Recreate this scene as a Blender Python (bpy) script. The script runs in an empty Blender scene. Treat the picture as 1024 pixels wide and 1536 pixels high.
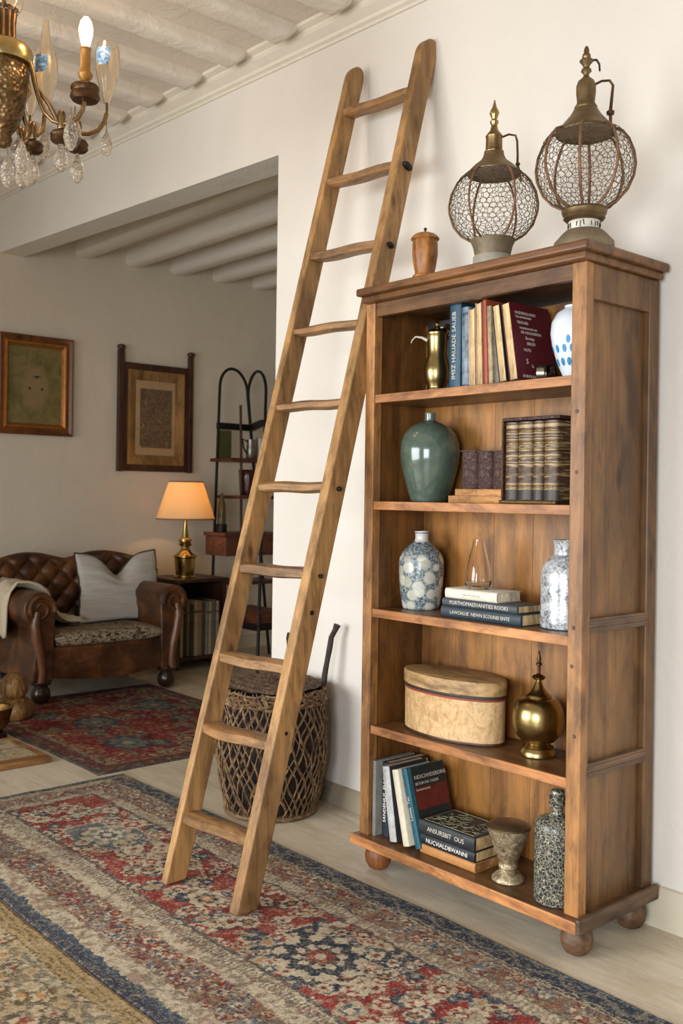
import bpy, bmesh, math, random
import numpy as np
from mathutils import Vector, Matrix, Euler
random.seed(7); RNG = np.random.default_rng(11)
C = bpy.context.scene.collection
PI = math.pi
sin, cos = math.sin, math.cos

# ------------------------------------------------------------------ materials
def hx(h, a=1.0):
    h = h.lstrip('#'); v = [int(h[i:i+2], 16)/255 for i in (0, 2, 4)]
    return tuple(c/12.92 if c <= .04045 else ((c+.055)/1.055)**2.4 for c in v) + (a,)

class Nt:
    def __init__(s, name):
        s.m = bpy.data.materials.new(name); s.m.use_nodes = True
        s.t = s.m.node_tree; s.b = s.t.nodes['Principled BSDF']
        s.tc = None
    def n(s, typ, **kw):
        o = s.t.nodes.new(typ)
        for k, v in kw.items():
            if k.startswith('i_'):
                o.inputs[int(k[2:]) if k[2:].isdigit() else k[2:].replace('_', ' ')].default_value = v
            else: setattr(o, k, v)
        return o
    def l(s, a, b): s.t.links.new(a, b)
    def obj(s, scale=(1, 1, 1), rot=(0, 0, 0)):
        if s.tc is None: s.tc = s.n('ShaderNodeTexCoord')
        mp = s.n('ShaderNodeMapping'); mp.inputs['Scale'].default_value = scale; mp.inputs['Rotation'].default_value = rot
        s.l(s.tc.outputs['Object'], mp.inputs['Vector']); return mp.outputs['Vector']
    def noise(s, vec, scale, detail=4, rough=.55, dist=0):
        o = s.n('ShaderNodeTexNoise'); o.inputs['Scale'].default_value = scale; o.inputs['Detail'].default_value = detail
        o.inputs['Roughness'].default_value = rough; o.inputs['Distortion'].default_value = dist
        s.l(vec, o.inputs['Vector']); return o.outputs['Fac']
    def ramp(s, fac, stops, interp='LINEAR'):
        o = s.n('ShaderNodeValToRGB'); r = o.color_ramp; r.interpolation = interp
        while len(r.elements) < len(stops): r.elements.new(.5)
        for e, (p, c) in zip(r.elements, stops): e.position = p; e.color = hx(c) if isinstance(c, str) else c
        s.l(fac, o.inputs['Fac']); return o.outputs['Color']
    def mix(s, fac, a, b, mode='MIX'):
        o = s.n('ShaderNodeMix', data_type='RGBA', blend_type=mode)
        for sock, v in ((o.inputs[0], fac), (o.inputs[6], a), (o.inputs[7], b)):
            if hasattr(v, 'is_linked'): s.l(v, sock)
            else: sock.default_value = hx(v) if isinstance(v, str) else v
        return o.outputs[2]
    def bump(s, h, strength=.3, dist=.01):
        o = s.n('ShaderNodeBump'); o.inputs['Strength'].default_value = strength; o.inputs['Distance'].default_value = dist
        s.l(h, o.inputs['Height']); s.l(o.outputs['Normal'], s.b.inputs['Normal'])
    def set(s, col=None, rough=.5, metal=0, spec=None, trans=None, ior=None, coat=None):
        if col is not None:
            if hasattr(col, 'is_linked'): s.l(col, s.b.inputs['Base Color'])
            else: s.b.inputs['Base Color'].default_value = hx(col) if isinstance(col, str) else col
        if hasattr(rough, 'is_linked'): s.l(rough, s.b.inputs['Roughness'])
        else: s.b.inputs['Roughness'].default_value = rough
        s.b.inputs['Metallic'].default_value = metal
        if spec is not None: s.b.inputs['Specular IOR Level'].default_value = spec
        if trans is not None: s.b.inputs['Transmission Weight'].default_value = trans
        if ior is not None: s.b.inputs['IOR'].default_value = ior
        if coat is not None: s.b.inputs['Coat Weight'].default_value = coat
        return s.m

def wood(name, light, mid, dark, axis='z', fine=60, rough=.5, bump=.25, blot=3.0, wear=None, knots=True):
    t = Nt(name); st = {'x': (.05, 1, 1), 'y': (1, .05, 1), 'z': (1, 1, .05)}[axis]; s2 = {'x': (.3, 1, 1), 'y': (1, .3, 1), 'z': (1, 1, .3)}[axis]
    a = t.noise(t.obj(tuple(q*fine for q in st)), 1, 5, .65, .4)
    g = t.noise(t.obj(tuple(q*fine*.2 for q in st)), 1, 5, .65, 1.6)
    b = t.noise(t.obj(s2), blot, 5, .65, .6)
    b2 = t.noise(t.obj(s2), blot*4.5, 4, .7, .3)
    c = t.ramp(g, [(.22, dark), (.46, mid), (.74, light)])
    c = t.mix(.55, c, mid)
    c = t.mix(.5, c, t.ramp(a, [(.34, (.52, .44, .36, 1)), (.5, (1, 1, 1, 1)), (.72, (1.12, 1.1, 1.06, 1))]), 'MULTIPLY')
    c = t.mix(.75, c, t.ramp(b, [(.38, (.42, .35, .28, 1)), (.48, (.87, .83, .78, 1)), (.6, (1.36, 1.29, 1.2, 1))]), 'MULTIPLY')
    c = t.mix(.6, c, t.ramp(b2, [(.37, (.40, .33, .27, 1)), (.47, (.94, .93, .92, 1)), (.62, (1.34, 1.28, 1.18, 1))]), 'MULTIPLY')
    if knots:
        v = t.n('ShaderNodeTexVoronoi'); v.inputs['Scale'].default_value = 1; s3 = {'x': (3.2, 8, 8), 'y': (8, 3.2, 8), 'z': (8, 8, 3.2)}[axis]
        t.l(t.obj(s3), v.inputs['Vector'])
        c = t.mix(.8, c, t.ramp(v.outputs['Distance'], [(.05, (.22, .16, .12, 1)), (.10, (.7, .62, .55, 1)), (.16, (1, 1, 1, 1))]), 'MULTIPLY')
    t.bump(a, bump, .004)
    return t.set(c, rough)

def plain(name, col, rough=.6, metal=0, var=.25, scale=14, bump=.1, spec=None, coat=None):
    t = Nt(name); f = t.noise(t.obj(), scale, 5, .6)
    k = 1-var
    c = hx(col)
    cc = t.ramp(f, [(.3, (c[0]*k, c[1]*k, c[2]*k, 1)), (.7, tuple(min(1, q*(1+var*.6)) for q in c[:3])+(1,))])
    t.bump(t.noise(t.obj(), scale*4, 4), bump, .003)
    return t.set(cc, rough, metal, spec=spec, coat=coat)

def plaster(name, col, bump=.35):
    t = Nt(name); f = t.noise(t.obj(), 1.1, 4, .6); c = hx(col)
    cc = t.ramp(f, [(.3, tuple(q*.93 for q in c[:3])+(1,)), (.7, c)])
    n1 = t.noise(t.obj(), 6, 6, .65, .4)
    t.bump(n1, bump, .02)
    return t.set(cc, .85, spec=.2)

M = {}
M['wall'] = plaster('wall_plaster', '#ded6cb')
M['wall_far'] = plaster('far_wall_plaster', '#dccfbb')
M['ceiling'] = plaster('ceiling_plaster', '#d6cbbd', .6)
M['beam'] = plaster('beam_plaster', '#e0d7ca', .8)
M['trim'] = plain('painted_trim', '#ddd4c4', .5, var=.05, bump=.05)
M['baseboard'] = plain('painted_baseboard', '#c9bea8', .5, var=.06, bump=.05)
t = Nt('floor_planks')
br = t.n('ShaderNodeTexBrick'); br.offset = .37; br.inputs['Scale'].default_value = 1; br.inputs['Brick Width'].default_value = 1.9
br.inputs['Row Height'].default_value = .21; br.inputs['Mortar Size'].default_value = .0025; br.inputs['Bias'].default_value = 0
br.inputs['Color1'].default_value = hx('#cdc1ac'); br.inputs['Color2'].default_value = hx('#c2b49d'); br.inputs['Mortar'].default_value = hx('#a39580')
t.l(t.obj(), br.inputs['Vector'])
gr = t.noise(t.obj((1.6, 16, 4)), 2.2, 6, .6, 1.5)
g2 = t.ramp(gr, [(.3, '#b5a78f'), (.5, '#cabda6'), (.75, '#d8ccb7')])
cc = t.mix(.6, br.outputs['Color'], g2)
st = t.ramp(t.noise(t.obj((1, 2.5, 1)), 3.2, 6, .7), [(.40, (.70, .66, .60, 1)), (.56, (1, 1, 1, 1))])
cc = t.mix(.5, cc, st, 'MULTIPLY')
t.bump(gr, .12, .003)
M['floor'] = t.set(cc, .42)

M['case'] = wood('case_pine', '#90622e', '#6d4721', '#3c2510', 'z', 50, .42, .2, 3.2)
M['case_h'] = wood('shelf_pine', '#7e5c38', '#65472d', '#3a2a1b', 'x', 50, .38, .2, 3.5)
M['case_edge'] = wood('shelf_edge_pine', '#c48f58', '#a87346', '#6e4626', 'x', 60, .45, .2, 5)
M['case_stile'] = wood('stile_pine', '#b38556', '#956a3e', '#604024', 'z', 60, .45, .2, 5)
M['case_back'] = wood('back_pine', '#b58342', '#936531', '#583a1a', 'z', 24, .45, .15, 2.6)
M['case_side'] = wood('side_pine', '#8c6540', '#72522f', '#46301c', 'z', 45, .45, .2, 2.4)
M['case_rail'] = wood('rail_oak', '#7d6148', '#5f4a38', '#3a2c22', 'y', 55, .55, .3, 5)
M['case_top'] = wood('top_pine', '#8c6137', '#6c4828', '#3d2915', 'x', 50, .35, .2, 4)
M['foot'] = wood('foot_wood', '#7d5f43', '#5b422e', '#38271a', 'x', 60, .55, .3, 10)
M['foot_l'] = wood('foot_wood_light', '#a56f3f', '#834f28', '#4e2c14', 'z', 60, .5, .2, 8)
M['ladder'] = wood('ladder_wood', '#b99362', '#9a764a', '#664a2c', 'z', 60, .55, .35, 3)
M['rung'] = wood('rung_wood', '#a98355', '#82603b', '#4d3922', 'x', 60, .5, .3, 6)
M['jarwood'] = wood('turned_wood', '#c08a4a', '#a06a34', '#6e441e', 'z', 40, .45, .15, 12)
M['darkwood'] = wood('dark_wood', '#5a3a24', '#40281a', '#24160e', 'z', 50, .45, .2, 6)
M['redwood'] = wood('reddish_shelf_wood', '#74452c', '#573021', '#321b11', 'y', 50, .4, .15, 6)
M['brass'] = plain('aged_brass', '#a89260', .27, 1, .3, 9, .15)
M['brass_dk'] = plain('tarnished_brass', '#8c7350', .36, 1, .45, 16, .25)
M['brass_lamp'] = plain('lamp_brass', '#b89a5c', .2, 1, .25, 9, .05)
M['gold'] = plain('gilt', '#8a6a3c', .36, 1, .5, 40, .9)
M['bronze'] = plain('bronze_dark', '#5a4128', .4, .8, .4, 25, .2)
M['rust'] = plain('rusted_iron', '#7d5a40', .6, .4, .4, 40, .4)
M['wire'] = plain('wire_iron', '#63503a', .55, .3, .3, 60, .1)
M['zinc'] = plain('weathered_zinc', '#7b6b54', .6, .35, .3, 14, .25)
M['hat'] = plain('weathered_copper_hat', '#7a6446', .45, .75, .45, 14, .25)
M['iron'] = plain('black_iron', '#1d1815', .5, .4, .3, 30, .2)
M['glass'] = Nt('clear_glass').set('#ffffff', .03, trans=1.0, ior=1.45)
M['amberglass'] = Nt('pale_amber_glass').set('#fffaf0', .03, trans=1.0, ior=1.4)
t = Nt('crystal'); v = t.n('ShaderNodeTexVoronoi'); v.inputs['Scale'].default_value = 90; t.l(t.obj(), v.inputs['Vector'])
t.bump(v.outputs['Distance'], .8, .006); M['crystal'] = t.set('#fff6e8', .03, trans=.95, ior=1.5)
t = Nt('candle_flame'); t.b.inputs['Emission Color'].default_value = (1, .62, .26, 1); t.b.inputs['Emission Strength'].default_value = 14; M['flame'] = t.set('#ffd9a0', .5)
M['white_mark'] = plain('white_print', '#e6e0d2', .7, var=.05)
M['silver_mark'] = plain('silver_print', '#c9bfae', .6, var=.15)
M['page'] = wood('page_edges', '#dcc69c', '#c9ae80', '#9a7c50', 'z', 110, .8, .2, 8)
M['page_w'] = wood('white_page_edges', '#e8dfcc', '#d9cdb6', '#b3a286', 'z', 120, .8, .2, 8)
M['page_tan'] = wood('tan_page_edges', '#c9996a', '#b5834f', '#8c6036', 'x', 60, .7, .2, 8)

def cover(name, col, var=.3): 
    if name not in M: M[name] = plain(name, col, .5, var=var, scale=30, bump=.15)
    return M[name]

# ------------------------------------------------------------------ mesh builder
ORG = {}
class MB:
    def __init__(s): s.bm = bmesh.new()
    def boxb(s, x0, x1, y0, y1, z0, z1):
        vs = [s.bm.verts.new(p) for p in ((x0,y0,z0),(x1,y0,z0),(x1,y1,z0),(x0,y1,z0),(x0,y0,z1),(x1,y0,z1),(x1,y1,z1),(x0,y1,z1))]
        for f in ((0,3,2,1),(4,5,6,7),(0,1,5,4),(1,2,6,5),(2,3,7,6),(3,0,4,7)): s.bm.faces.new([vs[i] for i in f])
        return s
    def hexa(s, pts):
        vs = [s.bm.verts.new(p) for p in pts]
        for f in ((0,3,2,1),(4,5,6,7),(0,1,5,4),(1,2,6,5),(2,3,7,6),(3,0,4,7)): s.bm.faces.new([vs[i] for i in f])
        return s
    def lathe(s, prof, c=(0, 0, 0), seg=40, sx=1, sy=1, mat=None, fn=None):
        """prof: (radius, z) from bottom to top"""
        rings = []
        for r, z in prof:
            if r < 1e-5: ps = [(0, 0, z)]
            else: ps = [(r*cos(2*PI*k/seg)*sx, r*sin(2*PI*k/seg)*sy, z) for k in range(seg)]
            ring = []
            for p in ps:
                p = Vector(p)
                if fn: p = fn(p)
                if mat is not None: p = mat @ p
                ring.append(s.bm.verts.new(p+Vector(c)))
            rings.append(ring)
        for a, b in zip(rings, rings[1:]):
            for k in range(seg):
                k2 = (k+1) % seg
                if len(a) == 1 and len(b) == 1: break
                if len(a) == 1: s.bm.faces.new((a[0], b[k2], b[k]))
                elif len(b) == 1: s.bm.faces.new((a[k], a[k2], b[0]))
                else: s.bm.faces.new((a[k], a[k2], b[k2], b[k]))
        if len(rings[0]) > 1: s.bm.faces.new(list(reversed(rings[0])))
        if len(rings[-1]) > 1: s.bm.faces.new(rings[-1])
        return s
    def shell(s, prof, c=(0, 0, 0), seg=40, sx=1, sy=1):
        """open lathe without caps (profile already walks outside then inside)"""
        rings = [[s.bm.verts.new((r*cos(2*PI*k/seg)*sx+c[0], r*sin(2*PI*k/seg)*sy+c[1], z+c[2])) for k in range(seg)] for r, z in prof]
        for a, b in zip(rings, rings[1:]):
            for k in range(seg): s.bm.faces.new((a[k], a[(k+1) % seg], b[(k+1) % seg], b[k]))
        return s
    def tube(s, pts, r, seg=8, closed=False, flat=None):
        pts = [Vector(p) for p in pts]; n = len(pts)
        rs = r if isinstance(r, (list, tuple)) else [r]*n
        rings = []; prev = None
        for i, p in enumerate(pts):
            a = pts[i-1] if (i > 0 or closed) else pts[i]; b = pts[(i+1) % n] if (i < n-1 or closed) else pts[i]
            d = (b-a).normalized()
            if prev is None:
                u = d.cross(Vector((0, 0, 1)))
                if u.length < .1: u = d.cross(Vector((0, 1, 0)))
            else: u = prev-d*prev.dot(d)
            u.normalize(); w = d.cross(u); prev = u
            rings.append([s.bm.verts.new(p+(u*cos(2*PI*k/seg)+w*sin(2*PI*k/seg))*rs[i]) for k in range(seg)])
        m = n if closed else n-1
        for i in range(m):
            a, b = rings[i], rings[(i+1) % n]
            for k in range(seg): s.bm.faces.new((a[k], a[(k+1) % seg], b[(k+1) % seg], b[k]))
        if not closed: s.bm.faces.new(list(reversed(rings[0]))); s.bm.faces.new(rings[-1])
        return s
    def prism(s, poly, f0, f1):
        """poly: list of 2-D points; f0 / f1 map (a, b) to a 3-D point on either end"""
        A = [s.bm.verts.new(f0(*p)) for p in poly]; B = [s.bm.verts.new(f1(*p)) for p in poly]
        n = len(poly)
        s.bm.faces.new(list(reversed(A))); s.bm.faces.new(B)
        for i in range(n): s.bm.faces.new((A[i], A[(i+1) % n], B[(i+1) % n], B[i]))
        return s
    def grid(s, fn, nu, nv, cu=False, cv=False):
        G = [[s.bm.verts.new(fn(i/(nu if cu else nu-1), j/(nv if cv else nv-1))) for j in range(nv)] for i in range(nu)]
        for i in range(nu if cu else nu-1):
            for j in range(nv if cv else nv-1):
                s.bm.faces.new((G[i][j], G[(i+1) % nu][j], G[(i+1) % nu][(j+1) % nv], G[i][(j+1) % nv]))
        return s
    def build(s, name, mat, parent=None, org=(0, 0, 0), smooth=False, bevel=0, seg=2, sub=0, xf=None, ang=40):
        bm = s.bm
        if xf is not None: bm.transform(xf)
        bmesh.ops.recalc_face_normals(bm, faces=bm.faces)
        o_ = Vector(ORG[parent.name] if parent is not None else org)
        bmesh.ops.translate(bm, verts=bm.verts, vec=-o_)
        me = bpy.data.meshes.new(name); bm.to_mesh(me); bm.free()
        if smooth:
            me.polygons.foreach_set('use_smooth', [True]*len(me.polygons))
            me.set_sharp_from_angle(angle=math.radians(ang))
        o = bpy.data.objects.new(name, me); C.objects.link(o)
        me.materials.append(mat)
        if parent is not None: o.parent = parent; ORG[o.name] = ORG[parent.name]
        else: o.location = org; ORG[o.name] = tuple(org)
        if bevel:
            b = o.modifiers.new('bevel', 'BEVEL'); b.width = bevel; b.segments = seg; b.limit_method = 'ANGLE'; b.angle_limit = math.radians(40)
        if sub:
            b = o.modifiers.new('sub', 'SUBSURF'); b.levels = sub; b.render_levels = sub
        return o

def tag(o, label, cat, group=None):
    o['label'] = label; o['category'] = cat
    if group: o['group'] = group
    return o
def T(name, label, cat, loc, group=None, rot=(0, 0, 0), local=False):
    o = bpy.data.objects.new(name, None); C.objects.link(o); o.location = loc; o.rotation_euler = rot
    o.empty_display_size = .05
    ORG[o.name] = (0, 0, 0) if local else tuple(loc)
    return tag(o, label, cat, group)
def S(mb, name, mat, **kw):
    o = mb.build(name, mat, **kw); o['kind'] = 'structure'; return o
def text(name, body, mat, parent, pos, xdir, ydir, size, align='CENTER', ext=.0004, sx=1.0, spacing=1.0):
    cu = bpy.data.curves.new(name, 'FONT'); cu.body = body; cu.size = size; cu.align_x = align; cu.align_y = 'CENTER'
    cu.extrude = ext; cu.resolution_u = 2; cu.space_character = spacing
    o = bpy.data.objects.new(name, cu); C.objects.link(o); cu.materials.append(mat)
    x = Vector(xdir).normalized(); y = Vector(ydir).normalized(); z = x.cross(y)
    m = Matrix((x*sx, y, z)).transposed().to_4x4(); m.translation = Vector(pos)-Vector(ORG[parent.name])
    bpy.context.view_layer.update()
    me = bpy.data.meshes.new_from_object(o.evaluated_get(bpy.context.evaluated_depsgraph_get())); bpy.data.objects.remove(o); bpy.data.curves.remove(cu)
    o = bpy.data.objects.new(name, me); C.objects.link(o)
    if not me.materials: me.materials.append(mat)
    o.parent = parent; o.matrix_local = m; ORG[o.name] = ORG[parent.name]
    return o

# ------------------------------------------------------------------ camera
A = math.radians(41.1); ROLL = math.radians(.8)
fw = Vector((-cos(A), sin(A), 0)); rt = Vector((sin(A), cos(A), 0)); up = Vector((0, 0, 1))
r2 = rt*cos(ROLL)+up*sin(ROLL); u2 = up*cos(ROLL)-rt*sin(ROLL)
cam = bpy.data.cameras.new('camera'); co = bpy.data.objects.new('camera', cam); C.objects.link(co)
mw = Matrix((r2, u2, -fw)).transposed().to_4x4(); mw.translation = (0, -2.7856, 1.36); co.matrix_world = mw
cam.lens = 1471/1536*36; cam.sensor_width = 36; cam.sensor_fit = 'AUTO'; cam.shift_y = -24/1536
cam.dof.use_dof = True; cam.dof.focus_distance = 3.3; cam.dof.aperture_fstop = 5.0
bpy.context.scene.camera = co

# ------------------------------------------------------------------ setting
WY = .06            # room face of the long wall
slope = -.033
def cz(x): return (x+2.9)*slope      # the old ceiling sags towards the right
S(MB().boxb(-7.4, 2.0, -6.0, 4.4, -.1, 0), 'floor', M['floor'])
S(MB().boxb(-3.755, 2.0, WY, WY+.19, 0, 3.6), 'wall_back', M['wall'])
def lz(x): return 2.99+(x+3.755)*-.040
S(MB().hexa([(-7.15,WY,lz(-7.15)),(-3.755,WY,lz(-3.755)),(-3.755,WY+.19,lz(-3.755)),(-7.15,WY+.19,lz(-7.15)),(-7.15,WY,3.75),(-3.755,WY,3.75),(-3.755,WY+.19,3.75),(-7.15,WY+.19,3.75)]), 'wall_lintel', M['wall'])
S(MB().boxb(-7.35, -7.15, -6.0, 4.4, 0, 3.8), 'wall_left', M['wall_far'])
S(MB().boxb(-7.15, -3.0, 4.2, 4.4, 0, 3.6), 'wall_far', M['wall_far'])
S(MB().boxb(-3.2, -3.0, WY+.19, 4.2, 0, 3.6), 'wall_inner', M['wall'])
BX0 = -3.16
# near ceiling
x0, x1 = -7.15, 2.0; cy0 = -6.0
S(MB().hexa([(x0,cy0,3.46+cz(x0)),(x1,cy0,3.46+cz(x1)),(x1,WY,3.46+cz(x1)),(x0,WY,3.46+cz(x0)),(x0,cy0,3.9),(x1,cy0,3.9),(x1,WY,3.9),(x0,WY,3.9)]), 'ceiling', M['ceiling'])
def beam(x, w=.135, y0=-6.0, y1=-.055):
    mb = MB(); zt = 3.465+cz(x); dp = .066; ny = 220; prof = []
    for a in range(13):
        th = PI*a/12
        px = -abs(cos(th))**.45*(1 if cos(th) > 0 else -1)*w/2; prof.append((px, -sin(th)**.4*dp if 0 < a < 12 else 0))
    r = random.Random(int(x*100)); ph = r.random()*9
    def f(u, v):
        i = round(u*12); j = round(v*(ny-1)); px, pz = prof[i]; y = y0+(y1-y0)*j/(ny-1)
        e = min(1, max(0, (y1-y)/.03)); e = .55+.45*(1-(1-e)**2)**.5
        wob = .006*sin(y*7+ph)+.004*sin(y*23+ph*2)
        edge = 1 if 2 <= i <= 4 or 8 <= i <= 10 else .35
        return (x+px*(1+wob*2)*(.9+.1*e)+edge*r.uniform(-.0035, .0035), y, zt+pz*e*(1+wob*3)+edge*r.uniform(-.003, .003)*(pz < 0))
    mb.grid(f, 13, ny)
    mb.bm.verts.ensure_lookup_table(); mb.bm.faces.new([mb.bm.verts[i*ny+ny-1] for i in range(13)])
    return S(mb, 'ceiling_beam', M['beam'], smooth=True, ang=60)
for k in range(-6, 10): beam(BX0-.385*k)
# crown moulding, a stepped profile run along the wall
prof = [(WY,0),(WY-.012,0),(WY-.012,.012),(WY-.03,.018),(WY-.035,.03),(WY-.075,.05),(WY-.085,.06),(WY-.085,.07),(WY-.115,.078),(WY-.125,.1),(WY,.1)]
S(MB().prism(prof, lambda a, b: (-7.15, a, 3.37+b+cz(-7.15)), lambda a, b: (2.0, a, 3.37+b+cz(2.0))), 'trim_1', M['trim'])
# far ceiling and its beams
S(MB().boxb(-7.15, -3.2, WY+.19, 4.2, 3.33, 3.6), 'ceiling_far', M['ceiling'])
for k, y in enumerate((.82, 1.26, 1.68, 2.1, 2.52, 2.94, 3.4)):
    mb = MB(); y0 = y-.16
    mb.prism([(0,.14),(0,.03),(.02,.008),(.05,0),(.11,0),(.14,.008),(.16,.03),(.16,.14)], lambda a, b, y0=y0: (-7.15, y0+a, 3.2+b), lambda a, b, y0=y0: (-3.2, y0+a, 3.19+b))
    S(mb, 'ceiling_beam', M['beam'], smooth=True)
bp = [(0,0),(0,.09),(.006,.1),(.012,.112),(.02,.115),(.02,0)]
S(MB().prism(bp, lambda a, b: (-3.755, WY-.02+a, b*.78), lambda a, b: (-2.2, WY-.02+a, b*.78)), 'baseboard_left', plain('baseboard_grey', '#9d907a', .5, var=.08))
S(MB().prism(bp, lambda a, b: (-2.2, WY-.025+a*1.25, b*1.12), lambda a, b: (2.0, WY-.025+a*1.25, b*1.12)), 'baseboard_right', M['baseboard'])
S(MB().prism([(0,0),(.02,0),(.02,.1),(0,.11)], lambda a, b: (-7.15+a, -6.0, b), lambda a, b: (-7.15+a, 4.2, b)), 'baseboard_far', M['baseboard'])

# ------------------------------------------------------------------ rugs (knots as coloured vertices)
def sm_noise(nx, ny, sc, rng):
    gx, gy = int(nx/sc)+3, int(ny/sc)+3
    g = rng.random((gx, gy)); X = np.arange(nx)/sc; Y = np.arange(ny)/sc
    ix, iy = X.astype(int), Y.astype(int); fx, fy = X-ix, Y-iy
    fx = fx*fx*(3-2*fx); fy = fy*fy*(3-2*fy)
    a = g[np.ix_(ix, iy)]; b = g[np.ix_(ix+1, iy)]; c = g[np.ix_(ix, iy+1)]; d = g[np.ix_(ix+1, iy+1)]
    fx = fx[:, None]; fy = fy[None, :]
    return (a*(1-fx)+b*fx)*(1-fy)+(c*(1-fx)+d*fx)*fy
def c3(h): return np.array(hx(h)[:3])
def put(img, mask, col, k=1.0):
    m = mask if mask.dtype != bool else mask.astype(float)
    m = (m*k)[..., None]; img[:] = img*(1-m)+c3(col)*m
def flower(img, X, Y, cx, cy, R, petals, cols, rot=0, asp=1.0, clip=None):
    """rosette of concentric petal rings; cols outer -> inner"""
    dx = (X-cx); dy = (Y-cy)*asp; r = np.hypot(dx, dy); th = np.arctan2(dy, dx)+rot
    for k, col in enumerate(cols):
        Rk = R*(1-k/len(cols))
        m = r < Rk*(.72+.28*np.abs(np.cos(petals*th/2+(k % 2)*PI/2)))
        if clip is not None: m = m & clip
        put(img, m, col)
def make_rug(name, label, x0, x1, y0, y1, step, paint, top=.006, wob=.004, curve=None):
    nx = int((x1-x0)/step)+1; ny = int((y1-y0)/step)+1
    xs = np.linspace(x0, x1, nx); ys = np.linspace(y0, y1, ny)
    X, Y = np.meshgrid(xs, ys, indexing='ij')
    img = paint(X, Y, nx, ny)
    PX, PY = X.copy(), Y.copy()
    PY += wob*(np.sin(X*5.1)+.5*np.sin(X*11.3+1))
    PX += wob*(np.sin(Y*6.0))
    if curve is not None: PX, PY = curve(PX, PY)
    Z = np.full_like(X, top)+(RNG.random(X.shape)-.5)*.0016+sm_noise(nx, ny, 40, RNG)*.002
    Z[0, :] = Z[-1, :] = 0; Z[:, 0] = Z[:, -1] = 0
    org = (float((x0+x1)/2), float((y0+y1)/2), 0)
    co_ = np.stack([PX-org[0], PY-org[1], Z], -1).reshape(-1, 3).astype(np.float32)
    idx = np.arange(nx*ny).reshape(nx, ny)
    q = np.stack([idx[:-1, :-1], idx[1:, :-1], idx[1:, 1:], idx[:-1, 1:]], -1).reshape(-1)
    me = bpy.data.meshes.new(name); nf = (nx-1)*(ny-1)
    me.vertices.add(nx*ny); me.vertices.foreach_set('co', co_.ravel())
    me.loops.add(nf*4); me.loops.foreach_set('vertex_index', q.astype(np.int32))
    me.polygons.add(nf); me.polygons.foreach_set('loop_start', np.arange(0, nf*4, 4, dtype=np.int32))
    me.polygons.foreach_set('loop_total', np.full(nf, 4, dtype=np.int32))
    me.update(calc_edges=True); me.validate()
    at = me.color_attributes.new('knots', 'FLOAT_COLOR', 'POINT')
    rgba = np.concatenate([np.clip(img, 0, 1).reshape(-1, 3), np.ones((nx*ny, 1))], 1).astype(np.float32)
    at.data.foreach_set('color', rgba.ravel())
    t = Nt(name+'_wool'); a = t.n('ShaderNodeAttribute', attribute_name='knots')
    fine = t.noise(t.obj(), 320, 3, .7)
    f2 = t.ramp(fine, [(.3, (.62, .6, .58, 1)), (.7, (1.25, 1.22, 1.18, 1))])
    cc = t.mix(.8, a.outputs['Color'], f2, 'MULTIPLY')
    t.bump(fine, .6, .004); m = t.set(cc, .95, spec=.1)
    me.materials.append(m)
    o = bpy.data.objects.new(name, me); C.objects.link(o); o.location = org
    ORG[o.name] = org
    return tag(o, label, 'rug')
def step_of(X): return float(X[1, 0]-X[0, 0])
def wear(img, X, nx, ny, cream='#b3a48a', dark='#4a3f3c', amt=.5):
    n = sm_noise(nx, ny, 5, RNG)*.4+sm_noise(nx, ny, 2, RNG)*.35+RNG.random((nx, ny))*.25
    put(img, np.clip((n-.56)*5, 0, 1), cream, amt)
    n = sm_noise(nx, ny, 4, RNG)*.45+sm_noise(nx, ny, 1.6, RNG)*.35+RNG.random((nx, ny))*.2
    put(img, np.clip((n-.58)*5, 0, 1), dark, amt*.8)
    fuzz = max(1, .0055/step_of(X))
    ii = np.clip(np.arange(nx)[:, None]+np.rint((sm_noise(nx, ny, 3, RNG)-.5)*2*fuzz+RNG.normal(0, fuzz*.32, (nx, ny))).astype(int), 0, nx-1)
    jj = np.clip(np.arange(ny)[None, :]+np.rint((sm_noise(nx, ny, 3, RNG)-.5)*2*fuzz+RNG.normal(0, fuzz*.32, (nx, ny))).astype(int), 0, ny-1)
    img[:] = img[ii, jj]
    sp = RNG.random((nx, ny)); put(img, sp > .9, cream, .5); put(img, sp < .13, dark, .5)
    big = sm_noise(nx, ny, 60, RNG); img *= (.86+.28*big)[..., None]
CR, CR2, RED, RED2, NAV, NAV2, DK, TAN, ORA, BLU = '#b3a48a', '#c8bba2', '#762f30', '#8f3a37', '#333d4a', '#435160', '#4a4140', '#a08a6a', '#b0805a', '#5f7482'

def scatter(img, X, Y, rng, n, bx, sz, pals, clip=None):
    for k in range(n):
        cx = rng.uniform(bx[0], bx[1]); cy = rng.uniform(bx[2], bx[3]); R = rng.uniform(*sz)
        sl = (np.abs(X[:, 0]-cx) < R*1.6); sc = (np.abs(Y[0]-cy) < R*1.6)
        if not sl.any() or not sc.any(): continue
        i0, i1 = np.where(sl)[0][[0, -1]]; j0, j1 = np.where(sc)[0][[0, -1]]
        s_ = np.s_[i0:i1+1, j0:j1+1]
        flower(img[s_], X[s_], Y[s_], cx, cy, R, rng.integers(4, 8), pals[rng.integers(len(pals))], rng.random()*6, rng.uniform(.7, 1.4), None if clip is None else clip[s_])

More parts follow.
